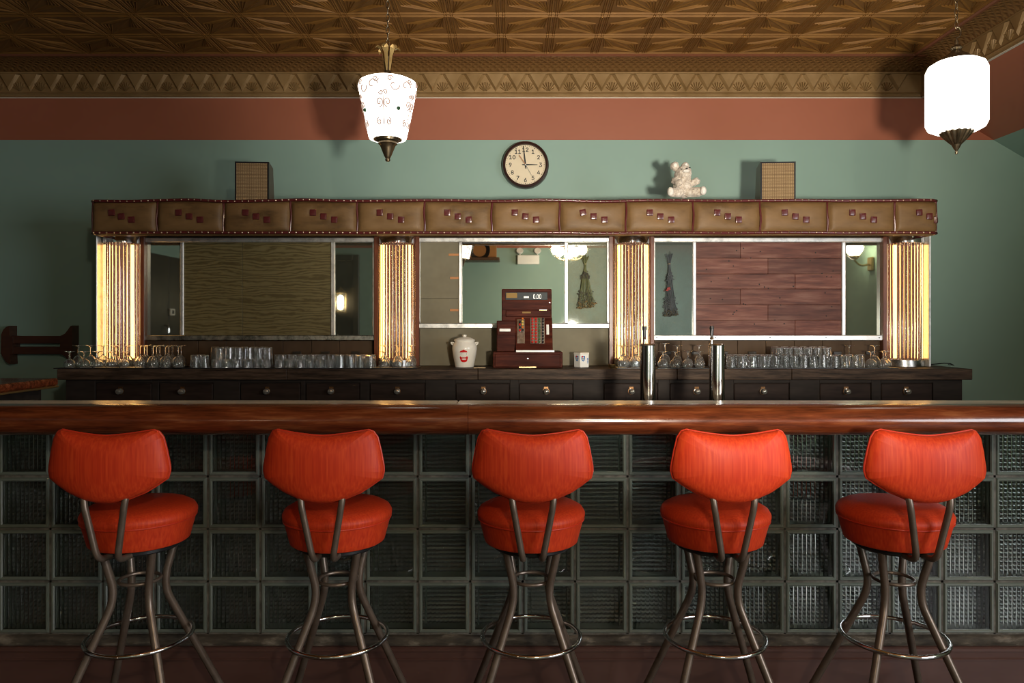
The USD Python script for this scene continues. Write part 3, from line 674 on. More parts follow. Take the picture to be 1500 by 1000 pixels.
# ================================================================== padded valance
va = thing('padded_valance', 'long tan leather padded valance with maroon button squares over the back bar', 'valance')
DV = 4.15; vz0, vz1 = Z(343.5, DV), Z(291, DV); vx0, vx1 = X(131, DV), X(1376, DV)
obj('board', cat([box(vx0 + .012, vx1 - .012, DV + .035, WB - .01, 1.9235, vz1 - .004, .006), box(vx0 + .012, vx1 - .012, DV + .035, DV + .075, vz0, 1.925, .004)]), M['leather'], va)
seams = [131, 227, 325, 424, 522, 621, 720, 820, 918, 1017, 1116, 1215, 1314, 1376]
def pillow(a, b, first, last):
    nx, nz = 26, 16; P = []
    x0, x1 = X(a, DV), X(b, DV); zlo, zhi = Z(341, DV), Z(293.5, DV)
    for j in range(nz + 1):
        v = j / nz
        for i in range(nx + 1):
            u = i / nx; xx = x0 + (x1 - x0) * u; zz = zlo + (zhi - zlo) * v
            g = (1 - abs(2 * u - 1) ** 7) ** .55; hgt = (1 - abs(2 * v - 1) ** 4.5) ** .6
            if first and u < .5: g = (1 - abs(2 * u - 1) ** 9) ** .5
            d = .034 * g * hgt + .001
            for k, (ox, py) in enumerate(((34, 311), (49.5, 316.7), (65.5, 321.5))):
                bx_, bz_ = X(a + ox * (.93 if first else 1), DV), Z(py, DV)
                r2 = ((xx - bx_) ** 2 + (zz - bz_) ** 2) / .026 ** 2
                d -= .009 * math.exp(-r2)
            d += .003 * (meshkit.noise(np.array([xx * 14, 3., zz * 14])) - .5)
            P.append((xx, DV + .035 - d, zz))
    Fc = []
    for j in range(nz):
        for i in range(nx):
            A = j * (nx + 1) + i; Fc += [(A, A + 1, A + nx + 2), (A, A + nx + 2, A + nx + 1)]
    return trimesh.Trimesh(P, Fc, process=False)
def button():
    n_ = 8; P = []; s = .0225
    for j in range(n_ + 1):
        for i in range(n_ + 1):
            u, v = 2 * i / n_ - 1, 2 * j / n_ - 1
            pin = 1 - .10 * (1 - (u * u) ) * (abs(v) > .99) - .10 * (1 - v * v) * (abs(u) > .99)
            P.append((u * s * pin, v * s * pin, .015 * (1 - u ** 6) ** .5 * (1 - v ** 6) ** .5))
    Fc = []
    for j in range(n_):
        for i in range(n_):
            A = j * (n_ + 1) + i; Fc += [(A, A + 1, A + n_ + 2), (A, A + n_ + 2, A + n_ + 1)]
    return trimesh.Trimesh(P, Fc, process=False)
bt = button()
for i, (a, b) in enumerate(zip(seams[:-1], seams[1:])):
    obj('padded_panel', pillow(a, b, i == 0, b == 1376), M['leather'], va, 70)
    for k, (ox, py) in enumerate(((34, 311), (49.5, 316.7), (65.5, 321.5))):
        px = a + ox * (.93 if i == 0 else 1)
        if i == 12: px = (1347, 1362, 1372)[k]
        if px > 1376: continue
        rot = 12 if (i == 7 and k == 0) else RNG.uniform(-4, 4)
        b_ = RX(bt, (0, 0, 1), rot)
        if i == 12 and k == 2: b_ = RX(b_, (0, 1, 0), 50)
        obj('button', face(b_, X(px, DV), DV + (.013 if not (i == 12 and k == 2) else .018), Z(py, DV)), M['maroon'], va, 50)
    if i:
        zz = np.linspace(Z(341, DV), Z(294, DV), 12)
        P = [(X(a, DV) + .003 * math.sin(q * 40 + i), DV + .030 - .006 * math.sin((q - zz[0]) / (zz[-1] - zz[0]) * PI), q) for q in zz]
        obj('seam_welt', tube(P, .006, 8), M['maroon'], va)
def strip_path(py, wob):
    xs_ = np.linspace(vx0, vx1, 160)
    return [(q, DV + .012, Z(py, DV) + wob * math.sin(q * 9) * .5 + wob * (meshkit.noise(np.array([q * 6, 0, py])) - .5)) for q in xs_]
for py, wob in ((293.2, .006), (340.3, .003)):
    pth = np.array(strip_path(py, wob)); e0 = np.array([(vx0, DV + .20, pth[0][2])]); e1 = np.array([(vx1, DV + .20, pth[-1][2])])
    P = np.vstack([e0, np.array([(vx0, DV + .03, pth[0][2])]), pth[1:-1], np.array([(vx1, DV + .03, pth[-1][2])]), e1])
    m = tube(P, .0085, 8); obj('edge_binding', m, M['maroon'], va, 50)
    st = []
    for q in np.arange(vx0 + .02, vx1 - .01, 9.9 * DV / F):
        k = int((q - vx0) / (vx1 - vx0) * 159); zz = pth[min(k, 159)][2]
        st.append(face(lathe([(0, 0), (.0052, 0), (.0045, .003), (.002, .0048), (0, .005)], 8), q + RNG.uniform(-.004, .004), DV + .0042, zz))
    tag(obj('brass_studs', cat(st), M['stud'], va), kind='stuff')
for xx in (vx0 + .006, vx1 - .006): obj('corner_welt', tube([(xx, DV + .03, Z(341, DV)), (xx, DV + .024, Z(317, DV)), (xx, DV + .03, Z(293.5, DV))], .008, 8), M['maroon'], va)
VT = vz1 - .004

# ================================================================== on the valance
def speaker(label, x0p, x1p, rz):
    D = 4.24; xc = X((x0p + x1p) / 2, D); w = (x1p - x0p) * D / F; h = Z(237.5, D) - VT; d = .15
    s = thing('loudspeaker', label, 'loudspeaker', (xc, D, VT + .0015), rz)
    v = [(-w / 2, 0, 0), (w / 2, 0, 0), (w / 2, 0, h), (-w / 2, 0, h), (-w / 2 + .01, d, 0), (w / 2 - .01, d, 0), (w / 2 - .018, d, h - .006), (-w / 2 + .018, d, h - .006)]
    obj('case', trimesh.convex.convex_hull(np.array(v)), M['case'], s)
    fr = sbox(-w / 2, 0, w / 2, h).difference(sbox(-w / 2 + .008, .008, w / 2 - .008, h - .009))
    obj('front_frame', face(extrude(fr, .008), 0, 0, 0), M['black'], s)
    obj('grille_cloth', box(-w / 2 + .008, w / 2 - .008, -.004, .0, .008, h - .009), M['grille'], s)
    return s
speaker('square wooden loudspeaker with tan cloth grille, left end of the valance', 345, 394, 3)
speaker('square wooden loudspeaker with tan cloth grille, on the valance right of the plush rabbit', 1114, 1164.5, -3)
# plush rabbit
DT = 4.27
def tp(px, py, dy=0.): return (X(px, DT), DT + dy, Z(py, DT))
u = DT / F
pl = thing('plush_rabbit', 'shaggy beige plush rabbit sitting on the valance, arm raised', 'plush toy', (0, 0, 0))
bones = [(tp(1000.5, 276), 14.2 * u, tp(1000, 266, .01), 12.6 * u), (tp(1000, 266, .01), 11.5 * u, tp(1000.5, 257, -.0), 11.5 * u), (tp(1000, 255.5, .0), 11.8 * u, tp(1001, 254, -.020), 10.5 * u),
         (tp(992, 248, .0), 4.6 * u, tp(988.2, 243.2, .0), 6.2 * u), (tp(1002.5, 247.5, .0), 4.6 * u, tp(1003.6, 243.2, .0), 5.9 * u),
         (tp(988, 265), 5.0 * u, tp(992, 271, -.055), 4.8 * u), (tp(1011, 270, -.01), 4.6 * u, tp(1018, 267, -.03), 5.4 * u),
         (tp(994, 283, -.03), 7.2 * u, tp(981, 284.5, -.06), 6.4 * u), (tp(1008, 283, -.03), 7.2 * u, tp(1020, 283.5, -.05), 6.8 * u)]
pb = blob(bones, .0055, 6); v = np.array(pb.vertices); nr_ = np.array(pb.vertex_normals)
v += nr_ * ((meshkit.fbm(v * 90, 3, 4) - .5) * .012)[:, None]; v[:, 2] = np.maximum(v[:, 2], VT + .0005); pb.vertices = v
obj('body', pb, M['plush'], pl, 60)
for (px, py, r) in ((977.5, 284.5, 5.6), (1024.5, 283.2, 5.6)):
    ft = trimesh.creation.icosphere(3, 1.); ft.apply_scale((r * u * .8, r * u * 1.0, r * u * 1.15)); v = np.array(ft.vertices); v += ((meshkit.fbm(v * 220, 2, 3) - .5) * .004)[:, None] * v / np.linalg.norm(v, axis=1)[:, None]
    v = v + np.array(tp(px, py, -.085)); v[:, 2] = np.maximum(v[:, 2], VT + .0005); ft.vertices = v
    obj('foot_pad', ft, M['plush_white'], pl, 60)
mz = trimesh.creation.icosphere(3, 1.); mz.apply_scale((5.2 * u, 3.6 * u, 2.5 * u)); obj('muzzle', T(mz, *tp(1001.5, 253.6, -.062)), M['plush_white'], pl)
ns = trimesh.creation.icosphere(2, 1.); ns.apply_scale((1.5 * u, 1.2 * u, .9 * u)); obj('nose', T(ns, *tp(1001.5, 250.6, -.073)), M['black'], pl)
for px, py in ((995, 250.6), (1007, 248.8)):
    ey = trimesh.creation.icosphere(2, 1.); ey.apply_scale((1.3 * u, 1.0 * u, .7 * u)); obj('eye', T(ey, *tp(px, py, -.058)), M['black'], pl)
for px, py, w in ((988.2, 243, 2.6), (1003.8, 243, 2.4)):
    er = trimesh.creation.icosphere(2, 1.); er.apply_scale((w * u, .9 * u, 3. * u)); obj('inner_ear', T(er, *tp(px, py, -.022)), M['plush_white'], pl)

# ================================================================== clock
ck = thing('wall_clock', 'round brown rimmed wall clock with ivory face reading three', 'clock', (X(769.5, WB), WB, Z(243.5, WB)))
R0 = 34.8 * 4.97 / F
obj('rim', face(lathe([(R0 * .86, .0), (R0 * .97, .0), (R0 * 1.0, .012), (R0 * 1.0, .035), (R0 * .985, .055), (R0 * .95, .068), (R0 * .90, .072), (R0 * .86, .066), (R0 * .845, .052), (R0 * .845, .040)], 72)), M['rim'], ck)
rf = R0 * .85; fz = .046
obj('dial', face(lathe([(0, .02), (rf, .02), (rf, fz - .001), (0, fz)], 60)), M['clock_face'], ck)
for h in range(1, 13):
    a = math.radians(90 - 30 * h); tm = meshkit.text_mesh(str(h), .0270, .0008, bold=True); c_ = tm.bounds.mean(0)
    tm.apply_translation((-c_[0] + rf * .755 * math.cos(a), -c_[1] + rf * .755 * math.sin(a), fz))
    obj('numeral', face(tm), M['ink'], ck, False)
tk = []
for k in range(60):
    a = math.radians(6 * k); q = sbox(-.0014, rf * .935, .0014, rf * .955) if k % 5 else sbox(-.0028, rf * .915, .0028, rf * .955)
    tk.append(RX(T(extrude(q, .0008), 0, 0, fz), (0, 0, 1), -math.degrees(a)))
obj('minute_marks', face(cat(tk)), M['ink'], ck, False)
def hand(L, w, tail, ang, z, taper=.5):
    p = Polygon([(-w * .6, -tail), (w * .6, -tail), (w, 0), (w * taper, L), (-w * taper, L), (-w, 0)])
    return face(RX(T(extrude(p, .0015), 0, 0, z), (0, 0, 1), -ang))
obj('hour_hand', hand(rf * .60, .0052, rf * .17, 90, fz + .004), M['ink'], ck, False)
obj('minute_hand', hand(rf * .92, .0052, rf * .20, -6, fz + .007), M['ink'], ck, False)
obj('second_hand', hand(rf * .62, .0013, .0, 150, fz + .010), M['hand_grey'], ck, False)
obj('second_hand_tail', hand(rf * .55, .0030, .0, 326, fz + .0095, 1.2), M['hand_tan'], ck, False)
obj('hub', face(T(lathe([(0, 0), (.006, 0), (.005, .006), (0, .007)], 16), 0, 0, fz + .007)), M['chrome_dull'], ck)

# ================================================================== cash register
DG = 4.20
rg = thing('cash_register', 'old mahogany cash register with rows of red and black keys', 'cash register')
zf = ZC
def rb(name, a, t, c, d, D, dep, m, b=.002, par=None): return obj(name, pbox(a, t, c, d, D, dep, b), M[m], par or rg)
obj('cash_drawer_case', box(X(722, DG), X(824, DG), DG, DG + .20, zf + .0005, Z(515, DG), .004), M['reg_wood'], rg)
dw = obj('cash_drawer', box(X(725, DG), X(820.5, DG), DG - .008, DG + .01, Z(536.5, DG), Z(518, DG), .003), M['reg_wood'], rg)
obj('lock', face(lathe([(0, 0), (.006, 0), (.005, .003), (0, .004)], 14), X(773, DG), DG - .008, Z(525, DG)), M['chrome_dull'], dw)
obj('brass_plate', box(X(760, DG), X(785.5, DG), DG - .014, DG - .007, Z(538.6, DG), Z(536.4, DG), .001), M['brass'], dw)
D2 = DG + .04
obj('side_printer', box(X(727.5, D2), X(756, D2), D2 + .01, D2 + .17, Z(515.2, DG), Z(469.5, D2), .004), M['reg_wood'], rg)
rb('receipt_slot', 731.5, 481, 748, 485.5, D2 + .002, .012, 'white')
obj('printer_front', box(X(728.5, D2), X(755, D2), D2 + .004, D2 + .012, Z(491, D2), Z(477, D2), .002), M['reg_wood'], rg)
# sloping key face
zk0, zk1 = Z(513, D2 - .02), Z(466, D2 + .02)
yk0, yk1 = D2 - .035, D2 + .045
xk0, xk1 = X(755.5, D2 - .01), X(809.5, D2 - .01)
obj('key_housing', side([(yk0, Z(515.2, DG)), (yk0, zk0), (yk1, zk1), (yk1 + .015, zk1 + .004), (D2 + .18, zk1 + .004), (D2 + .18, Z(515.2, DG))], xk0, xk1), M['reg_wood'], rg)
def on_face(px, py):
    t = (513 - py) / (513 - 466.); y = yk0 + (yk1 - yk0) * t; z = zk0 + (zk1 - zk0) * t; return X(px, y), y, z
slope = math.degrees(math.atan2(yk1 - yk0, zk1 - zk0))
def plate(a, t, c, d, th, m, name):
    x0, y0, z0 = on_face(a, d); x1, y1, z1 = on_face(c, t); L = math.hypot(y1 - y0, z1 - z0)
    bm = RX(box(0, x1 - x0, -th, .001, 0, L, .0008), (1, 0, 0), -slope)
    return obj(name, T(bm, x0, y0, z0), M[m], rg)
plate(757.5, 467.5, 768.8, 503, .003, 'chrome_dull', 'key_plate')
plate(777, 465.5, 797.5, 503.5, .003, 'chrome_dull', 'key_plate')
plate(800.5, 475.5, 804, 490, .004, 'white', 'side_label')
def keycap(px, py, m):
    x0, y0, z0 = on_face(px, py)
    k = face(lathe([(0, 0), (.0046, 0), (.0050, .006), (.0066, .008), (.0066, .0125), (.0054, .0145), (0, .0150)], 10))
    obj('key', T(RX(k, (1, 0, 0), -slope), x0, y0 - .002, z0), M[m], rg, 40)
for r in range(9):
    for c, m in enumerate(('key_red', 'key_red', 'key_green', 'key_black')):
        keycap(779.8 + c * 5.1, 467.6 + r * 4.25, m)
for r, m in enumerate(('key_orange', 'key_yellow', 'key_yellow', 'key_orange', 'key_black')): keycap(765.6, 467.6 + r * 4.2, m)
for r in range(4): keycap(761.5, 472 + r * 4.2, 'key_red' if r % 2 else 'key_black')
obj('white_sill', box(X(755.8, yk0), X(812, yk0), yk0 - .012, yk0 + .002, Z(515.5, yk0), Z(512.6, yk0), .001), M['white'], rg)
D3 = D2 + .05
obj('tower_body', box(X(735, D3), X(808, D3), D3, D3 + .11, Z(515.2, DG), Z(423, D3), .004), M['reg_wood'], rg)
obj('lower_fascia', box(X(741, D3), X(807, D3), D3 - .010, D3 + .002, Z(464, D3), Z(454.5, D3), .003), M['reg_wood'], rg)
obj('middle_fascia', box(X(735.5, D3), X(807.5, D3), D3 - .006, D3 + .002, Z(453.5, D3), Z(440.5, D3), .002), M['reg_wood'], rg)
rb('display_window', 740.5, 428, 802, 439, D3 - .004, .006, 'reg_dark', .001)
rb('gold_label', 741.5, 428.8, 757.5, 436.2, D3 - .006, .003, 'gold', .0005)
rb('name_badge', 765, 456.4, 777.5, 458.6, D3 - .012, .003, 'gold', .0004)
rb('white_flag', 767, 433.6, 775, 436.4, D3 - .006, .003, 'white', .0005)
tm = meshkit.text_mesh('0.00', .0265, .0010, bold=True); tm.apply_scale((.62, 1, 1)); tm.apply_translation((-tm.bounds[0][0], 0, 0))
obj('price_digits', face(tm, X(781, D3), D3 - .004, Z(437.6, D3)), M['white'], rg, False)
obj('key_lock', face(lathe([(0, 0), (.005, 0), (.004, .003), (0, .003)], 12), X(805, D3), D3 - .006, Z(443, D3)), M['chrome_dull'], rg)
obj('brass_slot', box(X(790, D3), X(801, D3), D3 - .0085, D3, Z(454.4, D3), Z(453.4, D3)), M['brass'], rg)

# ================================================================== jar, tin, small things on the counter
DJ = 4.22; kj = DJ / F
jr = thing('stoneware_jar', 'white lidded stoneware jar with a red emblem beside the cash register', 'jar', (X(679.5, DJ), DJ + .06, ZC))
jp = [(0, 0), (13.0, 0), (13.8, .6), (15.2, 8), (17.4, 19), (18.6, 27), (18.3, 31), (16.6, 35), (15.0, 37), (14.9, 39.2)]
jp = [(r * kj, z * kj) for r, z in jp]
obj('jar_body', lathe(jp + [(0, 39.2 * kj)], 48), M['stone'], jr, 50)
ld = obj('lid', lathe([(r * kj, z * kj) for r, z in ((0, 39), (15.6, 39), (15.9, 39.8), (15.4, 40.8), (13.8, 42), (8, 44.2), (3.2, 45), (0, 45))], 48), M['stone'], jr, 40)
obj('lid_knob', lathe([(r * kj, z * kj) for r, z in ((0, 44.5), (2.5, 44.5), (3.2, 47.2), (3.0, 48.2), (0, 48.4))], 24), M['stone'], ld, 40)
for sg in (-1, 1):
    obj('ear_handle', tube([(sg * 17.2 * kj, 0, 33 * kj), (sg * 19.6 * kj, 0, 35.0 * kj), (sg * 20.2 * kj, 0, 36.6 * kj), (sg * 18 * kj, 0, 36.4 * kj), (sg * 15.4 * kj, 0, 35.6 * kj)], 1.15 * kj, 10), M['stone'], jr)
JR, JZ = np.array([p[0] for p in jp[2:]]), np.array([p[1] for p in jp[2:]])
def wrap(poly, name, m, lift=.0006):
    e = extrude(poly, lift); e = e.subdivide_to_size(.006); v = np.array(e.vertices)
    r = np.interp(v[:, 1], JZ, JR) + v[:, 2]
    a = -PI / 2 + v[:, 0] / np.interp(v[:, 1], JZ, JR)
    e.vertices = np.stack([r * np.cos(a), r * np.sin(a), v[:, 1]], 1); return obj(name, e, M[m], jr, 50)
def em(*pts): return Polygon([((x_) * kj, (z_) * kj) for x_, z_ in pts])
ox = 0.
wrap(em((-6.4, 22.6), (-4.6, 24.8), (-1.8, 25.4), (-.8, 26.4), (.8, 26.4), (1.8, 25.4), (4.4, 24.8), (5.4, 22.6)), 'emblem_top', 'red_print')
bowl = em((-6.2, 15.6), (-5.0, 16.8), (-3.4, 15.2), (2.6, 15.2), (4.6, 17.0), (6.2, 15.6), (5.4, 12.2), (4.6, 9.4), (1.6, 8.0), (-1.6, 8.0), (-4.2, 9.4), (-5.2, 12.2))
oval = Point(0, 0).buffer(1.); from shapely import affinity as _af
oval = _af.translate(_af.scale(oval, 3.4 * kj, 1.3 * kj), .2 * kj, 12.7 * kj)
wrap(bowl.difference(oval), 'emblem_bowl', 'red_print')
wrap(em((-2.2, 12.4), (2.4, 12.4), (2.4, 13.0), (-2.2, 13.0)), 'emblem_bar', 'red_print')
wrap(em((-4.6, 19.0), (-4.2, 21.6), (-3.8, 21.6), (-4.1, 19.0)).union(em((3.8, 19.0), (3.9, 21.6), (4.3, 21.6), (4.3, 19.0))), 'emblem_line', 'grey_print')
# square tin
tn = thing('square_tin', 'white square tin with blue crests, standing right of the cash register', 'tin', (X(852, 4.26), 4.27, ZC), 32)
w = .064; h = Z(516.5, 4.24) - ZC
obj('tin_body', box(-w / 2, w / 2, -w / 2, w / 2, 0, h, .004), M['white'], tn)
obj('tin_lid', box(-w / 2 - .001, w / 2 + .001, -w / 2 - .001, w / 2 + .001, h - .012, h + .001, .003), M['stone'], tn)
shd = Polygon([(-.013, .014), (.013, .014), (.014, -.002), (.008, -.013), (0, -.018), (-.008, -.013), (-.014, -.002)])
shi = _af.scale(shd, .6, .6)
for k, (rot, dx) in enumerate(((0, -.012), (-90, .0))):
    for poly, m, lf in ((shd.difference(shi), 'blue_print', .0006), (_af.scale(shi, .7, .7), 'grey_print', .0006), (_af.translate(_af.scale(shd, .35, .3), -.006, .012), 'red_print', .0009)):
        obj('crest', RX(face(extrude(poly, lf), dx, -w / 2, h * .62), (0, 0, 1), rot), M[m], tn, False)
for q in range(4): obj('print_line', face(extrude(sbox(-.005, -.003, .005, .002), .0005), .021, -w / 2, h * (.32 + .10 * q)), M['blue_print'], tn, False)
stk = thing('wooden_stick', 'flat pale wooden stick lying at the foot of the jar', 'stick', (X(702, 4.16), 4.17, ZC), 8)
obj('stick_body', box(-.034, .036, -.008, .008, 0, .006, .002), M['stick'], stk)
bd = thing('brass_dish', 'small tilted brass dish at the foot of the third lit column', 'dish', (X(897, 4.18), 4.19, ZC))
obj('dish_bowl', RX(lathe([(0, .0), (.012, .0), (.020, .010), (.022, .022), (.0205, .022), (.018, .011), (.010, .003), (0, .003)], 24), (0, 1, 0), 0), M['brass'], bd)
cd = thing('power_cord', 'thin black cord looped on the right end of the back counter', 'cord')
obj('cord_line', tube([(X(1362, 4.4), 4.46, ZC + .004), (X(1371, 4.4), 4.42, ZC + .010), (X(1380, 4.4), 4.38, ZC + .018), (X(1389, 4.4), 4.38, ZC + .016), (X(1397, 4.4), 4.40, ZC + .005), (X(1404, 4.4), 4.5, ZC + .004)], .003, 8), M['black'], cd)

# dried bunches
def bunch(name, label, px, top_y, bot_y, stem, leaf, tip, D, seedn, red=False, wide=12.):
    t = thing(name, label, 'dried flowers'); r = np.random.RandomState(seedn)
    kz = D / F; mid = top_y + (bot_y - top_y) * .42; tie = top_y + (bot_y - top_y) * .16
    S, Lf, Tp = [], [], []
    for i in range(26):
        a0 = r.uniform(-1, 1); a1 = r.uniform(-1, 1)
        p = [(X(px + a0 * 5.5, D), D - .012 + r.uniform(-.008, .008), Z(top_y + r.uniform(0, 4), D)), (X(px + a0 * .9, D), D - .014 + r.uniform(-.004, .004), Z(tie, D)),
             (X(px + a1 * wide * .35, D), D - .02 + r.uniform(-.012, .008), Z(mid, D)), (X(px + a1 * wide * .9 + 2, D), D - .022 + r.uniform(-.016, .012), Z(bot_y - 4 - r.uniform(0, 10), D))]
        S.append(tube(arc_path(p, .02, 3), .0014, 5))
        for q in range(12):
            f_ = r.uniform(.35, 1.0) if i % 3 else r.uniform(.30, .48)
            c = np.array(p[2]) * (1 - f_) + np.array(p[3]) * f_ if f_ > .5 else np.array(p[1]) * (1 - f_ * 2) + np.array(p[2]) * f_ * 2
            c = c + r.uniform(-.012, .012, 3) * (1, .6, 1)
            s = trimesh.creation.icosphere(0, 1.); s.apply_scale((r.uniform(.002, .004), .0022, r.uniform(.003, .008))); s = RX(s, (0, 1, 0), r.uniform(-60, 60)); Lf.append(T(s, *c))
        for q in range(5):
            s = trimesh.creation.icosphere(1, r.uniform(.0022, .0042)); Tp.append(T(s, *(np.array(p[3]) + r.uniform(-.011, .011, 3) * (1, .6, .7))))
    obj('stems', cat(S), stem, t); tag(obj('leaves', cat(Lf), leaf, t), kind='stuff'); tag(obj('seed_heads', cat(Tp), tip, t), kind='stuff')
    obj('string', ring(.0055, .0016, Z(tie, D), 20, 6, X(px, D), D - .014), M['stick'], t)
    obj('hook', tube([(X(px, D), D - .014, Z(tie, D)), (X(px + 1, D), D - .010, Z(top_y - 2, D)), (X(px + 1, D), D + .002, Z(top_y - 3, D))], .0012, 6), M['nail'], t)
    if red:
        for q in range(7):
            s = trimesh.creation.icosphere(1, 1.); s.apply_scale((.008, .004, .005)); obj('red_petal', T(RX(s, (0, 1, 0), q * 50), X(px - 3, D) + .008 * math.cos(q), D - .035, Z(424, D) + .007 * math.sin(q * 1.3)), M['petal_red'], t)
bunch('herb_bunch', 'bunch of dried green herbs hanging upside down right of the cash register', 857, 374, 455, M['herb'], M['herb_dark'], M['herb_tip'], DP - .004, 3, False, 15.)
bunch('flower_bunch', 'dark faded flower bunch with a red bloom hanging on the foxed mirror', 980, 371, 468, M['petal_grey'], M['petal_grey'], M['herb_dark'], DP - .004, 8, True, 9.)

# wooden rack on the wall at the left
DK = 4.968
rk = thing('wall_rack', 'dark wooden rack of two rails between curved brackets on the back wall', 'rack')
for a, b in ((492, 503), (507.5, 518.5)): obj('rail', pbox(8, a, 98, b, DK + .012, .03, .003), M['rack'], rk)
def brk(px0, px1):
    P = [(WB - .002, Z(534, DK)), (WB - .002, Z(474, DK))]
    top_ = [(WB - .05, Z(475, DK)), (DK + .05, Z(484, DK)), (DK - .005, Z(491, DK))]; bot = [(DK - .005, Z(520, DK)), (DK + .05, Z(526, DK)), (WB - .05, Z(533, DK))]
    return side(P + top_ + bot, X(px0, DK), X(px1, DK))
def flare(pts):
    m = extrude(Polygon([(X(p, DK), Z(q, DK)) for p, q in pts]), WB - .003 - DK); v = np.array(m.vertices); m.vertices = np.stack([v[:, 0], DK + v[:, 2], v[:, 1]], 1); m.fix_normals(); return m
obj('bracket', flare([(88, 492), (95, 488.5), (100, 482), (103, 477.5), (105.5, 476.5), (105.5, 534), (103, 533), (99, 527), (95, 521.5), (88, 518.5)]), M['rack'], rk)
obj('bracket', flare([(13.5, 477), (9, 478.5), (4.5, 483), (1.5, 490), (1.0, 516), (4, 523), (9, 530), (14.5, 533.5), (14, 519), (18, 518.5), (18, 492), (13.5, 491.5)]), M['rack'], rk)

# ================================================================== glassware on the back counter
def shell_prof(outer, t):
    return outer
def goblet(h, rb, rf, name, label, loc, group):
    """stemmed glass standing upside down on its rim"""
    hb = h * .52; t = .0016
    out = [(rb * .90, 0), (rb * .97, hb * .20), (rb, hb * .42), (rb * .90, hb * .70), (rb * .62, hb * .92), (rb * .22, hb * 1.04), (.0042, hb * 1.14), (.0036, h * .75), (.0040, h - .012), (.010, h - .0055), (rf * .8, h - .003), (rf, h - .0015), (rf, h), (0, h)]
    inn = [(0, hb * 1.00), (rb * .30, hb * .97), (rb * .62 - t, hb * .88), (rb * .90 - t, hb * .68), (rb - t, hb * .42), (rb * .97 - t, hb * .20), (rb * .90 - t, 0)]
    m = lathe((inn + out), 20); m.fix_normals()
    o = usdkit.mesh(stage, '/World/' + numbered('/World', name), m, M['glass'], smooth=50)
    o.AddTranslateOp().Set(tuple(map(float, loc))); o.AddRotateZOp().Set(0.0)
    return tag(o.GetPrim(), label, 'glass', group)
def tumbler(h, r0, r1, name, label, loc, group, flutes=12, amp=.030):
    """fluted tumbler standing upside down: rim below (r0), base above (r1), thick bottom"""
    t = .0022
    prof = [(0, h - .012), (r1 - t - .001, h - .010), (r0 - t, 0), (r0, 0), (r0 * .85 + r1 * .15, h * .15), (r0 * .5 + r1 * .5, h * .5), (r1, h - .004), (r1 - .003, h), (0, h)]
    m = lathe(prof, flutes * 4); m.fix_normals(); v = np.array(m.vertices); r_ = np.hypot(v[:, 0], v[:, 1]); an = np.arctan2(v[:, 1], v[:, 0])
    k = (1 + amp * np.cos(an * flutes) * ((r_ > r1 - .0005) & (v[:, 2] > h * .1))); v[:, 0] *= k; v[:, 1] *= k; m.vertices = v
    o = usdkit.mesh(stage, '/World/' + numbered('/World', name), m, M['glass'], smooth=50)
    o.AddTranslateOp().Set(tuple(map(float, loc))); o.AddRotateZOp().Set(0.0)
    return tag(o.GetPrim(), label, 'glass', group)
def dup_mesh(src, loc, rz, label, group):
    p = numbered('/World', src.GetName()); x_ = UsdGeom.Mesh.Define(stage, '/World/' + p)
    x_.GetPrim().GetReferences().AddInternalReference(src.GetPath())
    x_.ClearXformOpOrder()
    UsdGeom.Xformable(x_).SetXformOpOrder([UsdGeom.XformOp(x_.GetPrim().GetAttribute('xformOp:translate')), UsdGeom.XformOp(x_.GetPrim().GetAttribute('xformOp:rotateZ'))])
    x_.GetPrim().GetAttribute('xformOp:translate').Set(Gf.Vec3d(*map(float, loc))); x_.GetPrim().GetAttribute('xformOp:rotateZ').Set(float(rz))
    return tag(x_.GetPrim(), label, 'glass', group)
TRAYS = [(92, 276, 'at the left end'), (262, 398, 'left of the plywood middle'), (396, 546, 'under the plywood'), (549, 614, 'before the second lit column'), (901, 942, 'before the third lit column'), (958, 1047, 'between the beer taps'), (1058, 1216, 'under the plank panel'), (1212, 1305, 'at the right end')]
for a, b, wh in TRAYS:
    tr = thing('glass_mat', 'thin black bar mat under the glasses ' + wh, 'mat')
    obj('mat_sheet', box(X(a, 4.2), X(b, 4.2), 4.112, 4.30, ZC, ZC + .004, .001), M['tray'], tr)
GZ = ZC + .0042
src = {}
def put(kind, px, D, label, group):
    loc = (X(px, D), D, GZ); rz = RNG.uniform(0, 90)
    if kind not in src:
        if kind == 'tall': src[kind] = goblet(.1265, .0300, .0285, 'wine_glass', label, loc, group)
        elif kind == 'short': src[kind] = goblet(.094, .0300, .0270, 'goblet', label, loc, group)
        elif kind == 'wide': src[kind] = goblet(.140, .0330, .0270, 'balloon_glass', label, loc, group)
        elif kind == 'tumbler': src[kind] = tumbler(.0730, .0265, .0230, 'tumbler', label, loc, group)
        elif kind == 'facet': src[kind] = tumbler(.0760, .0262, .0225, 'faceted_tumbler', label, loc, group, 9, .045)
        elif kind == 'high': src[kind] = tumbler(.1160, .0262, .0225, 'highball_glass', label, loc, group)
        elif kind == 'low': src[kind] = tumbler(.0500, .0260, .0215, 'shot_tumbler', label, loc, group, 10, .04)
        return
    dup_mesh(src[kind], loc, rz, label, group)
ORD = 'first second third fourth fifth sixth seventh eighth ninth tenth eleventh twelfth'.split()
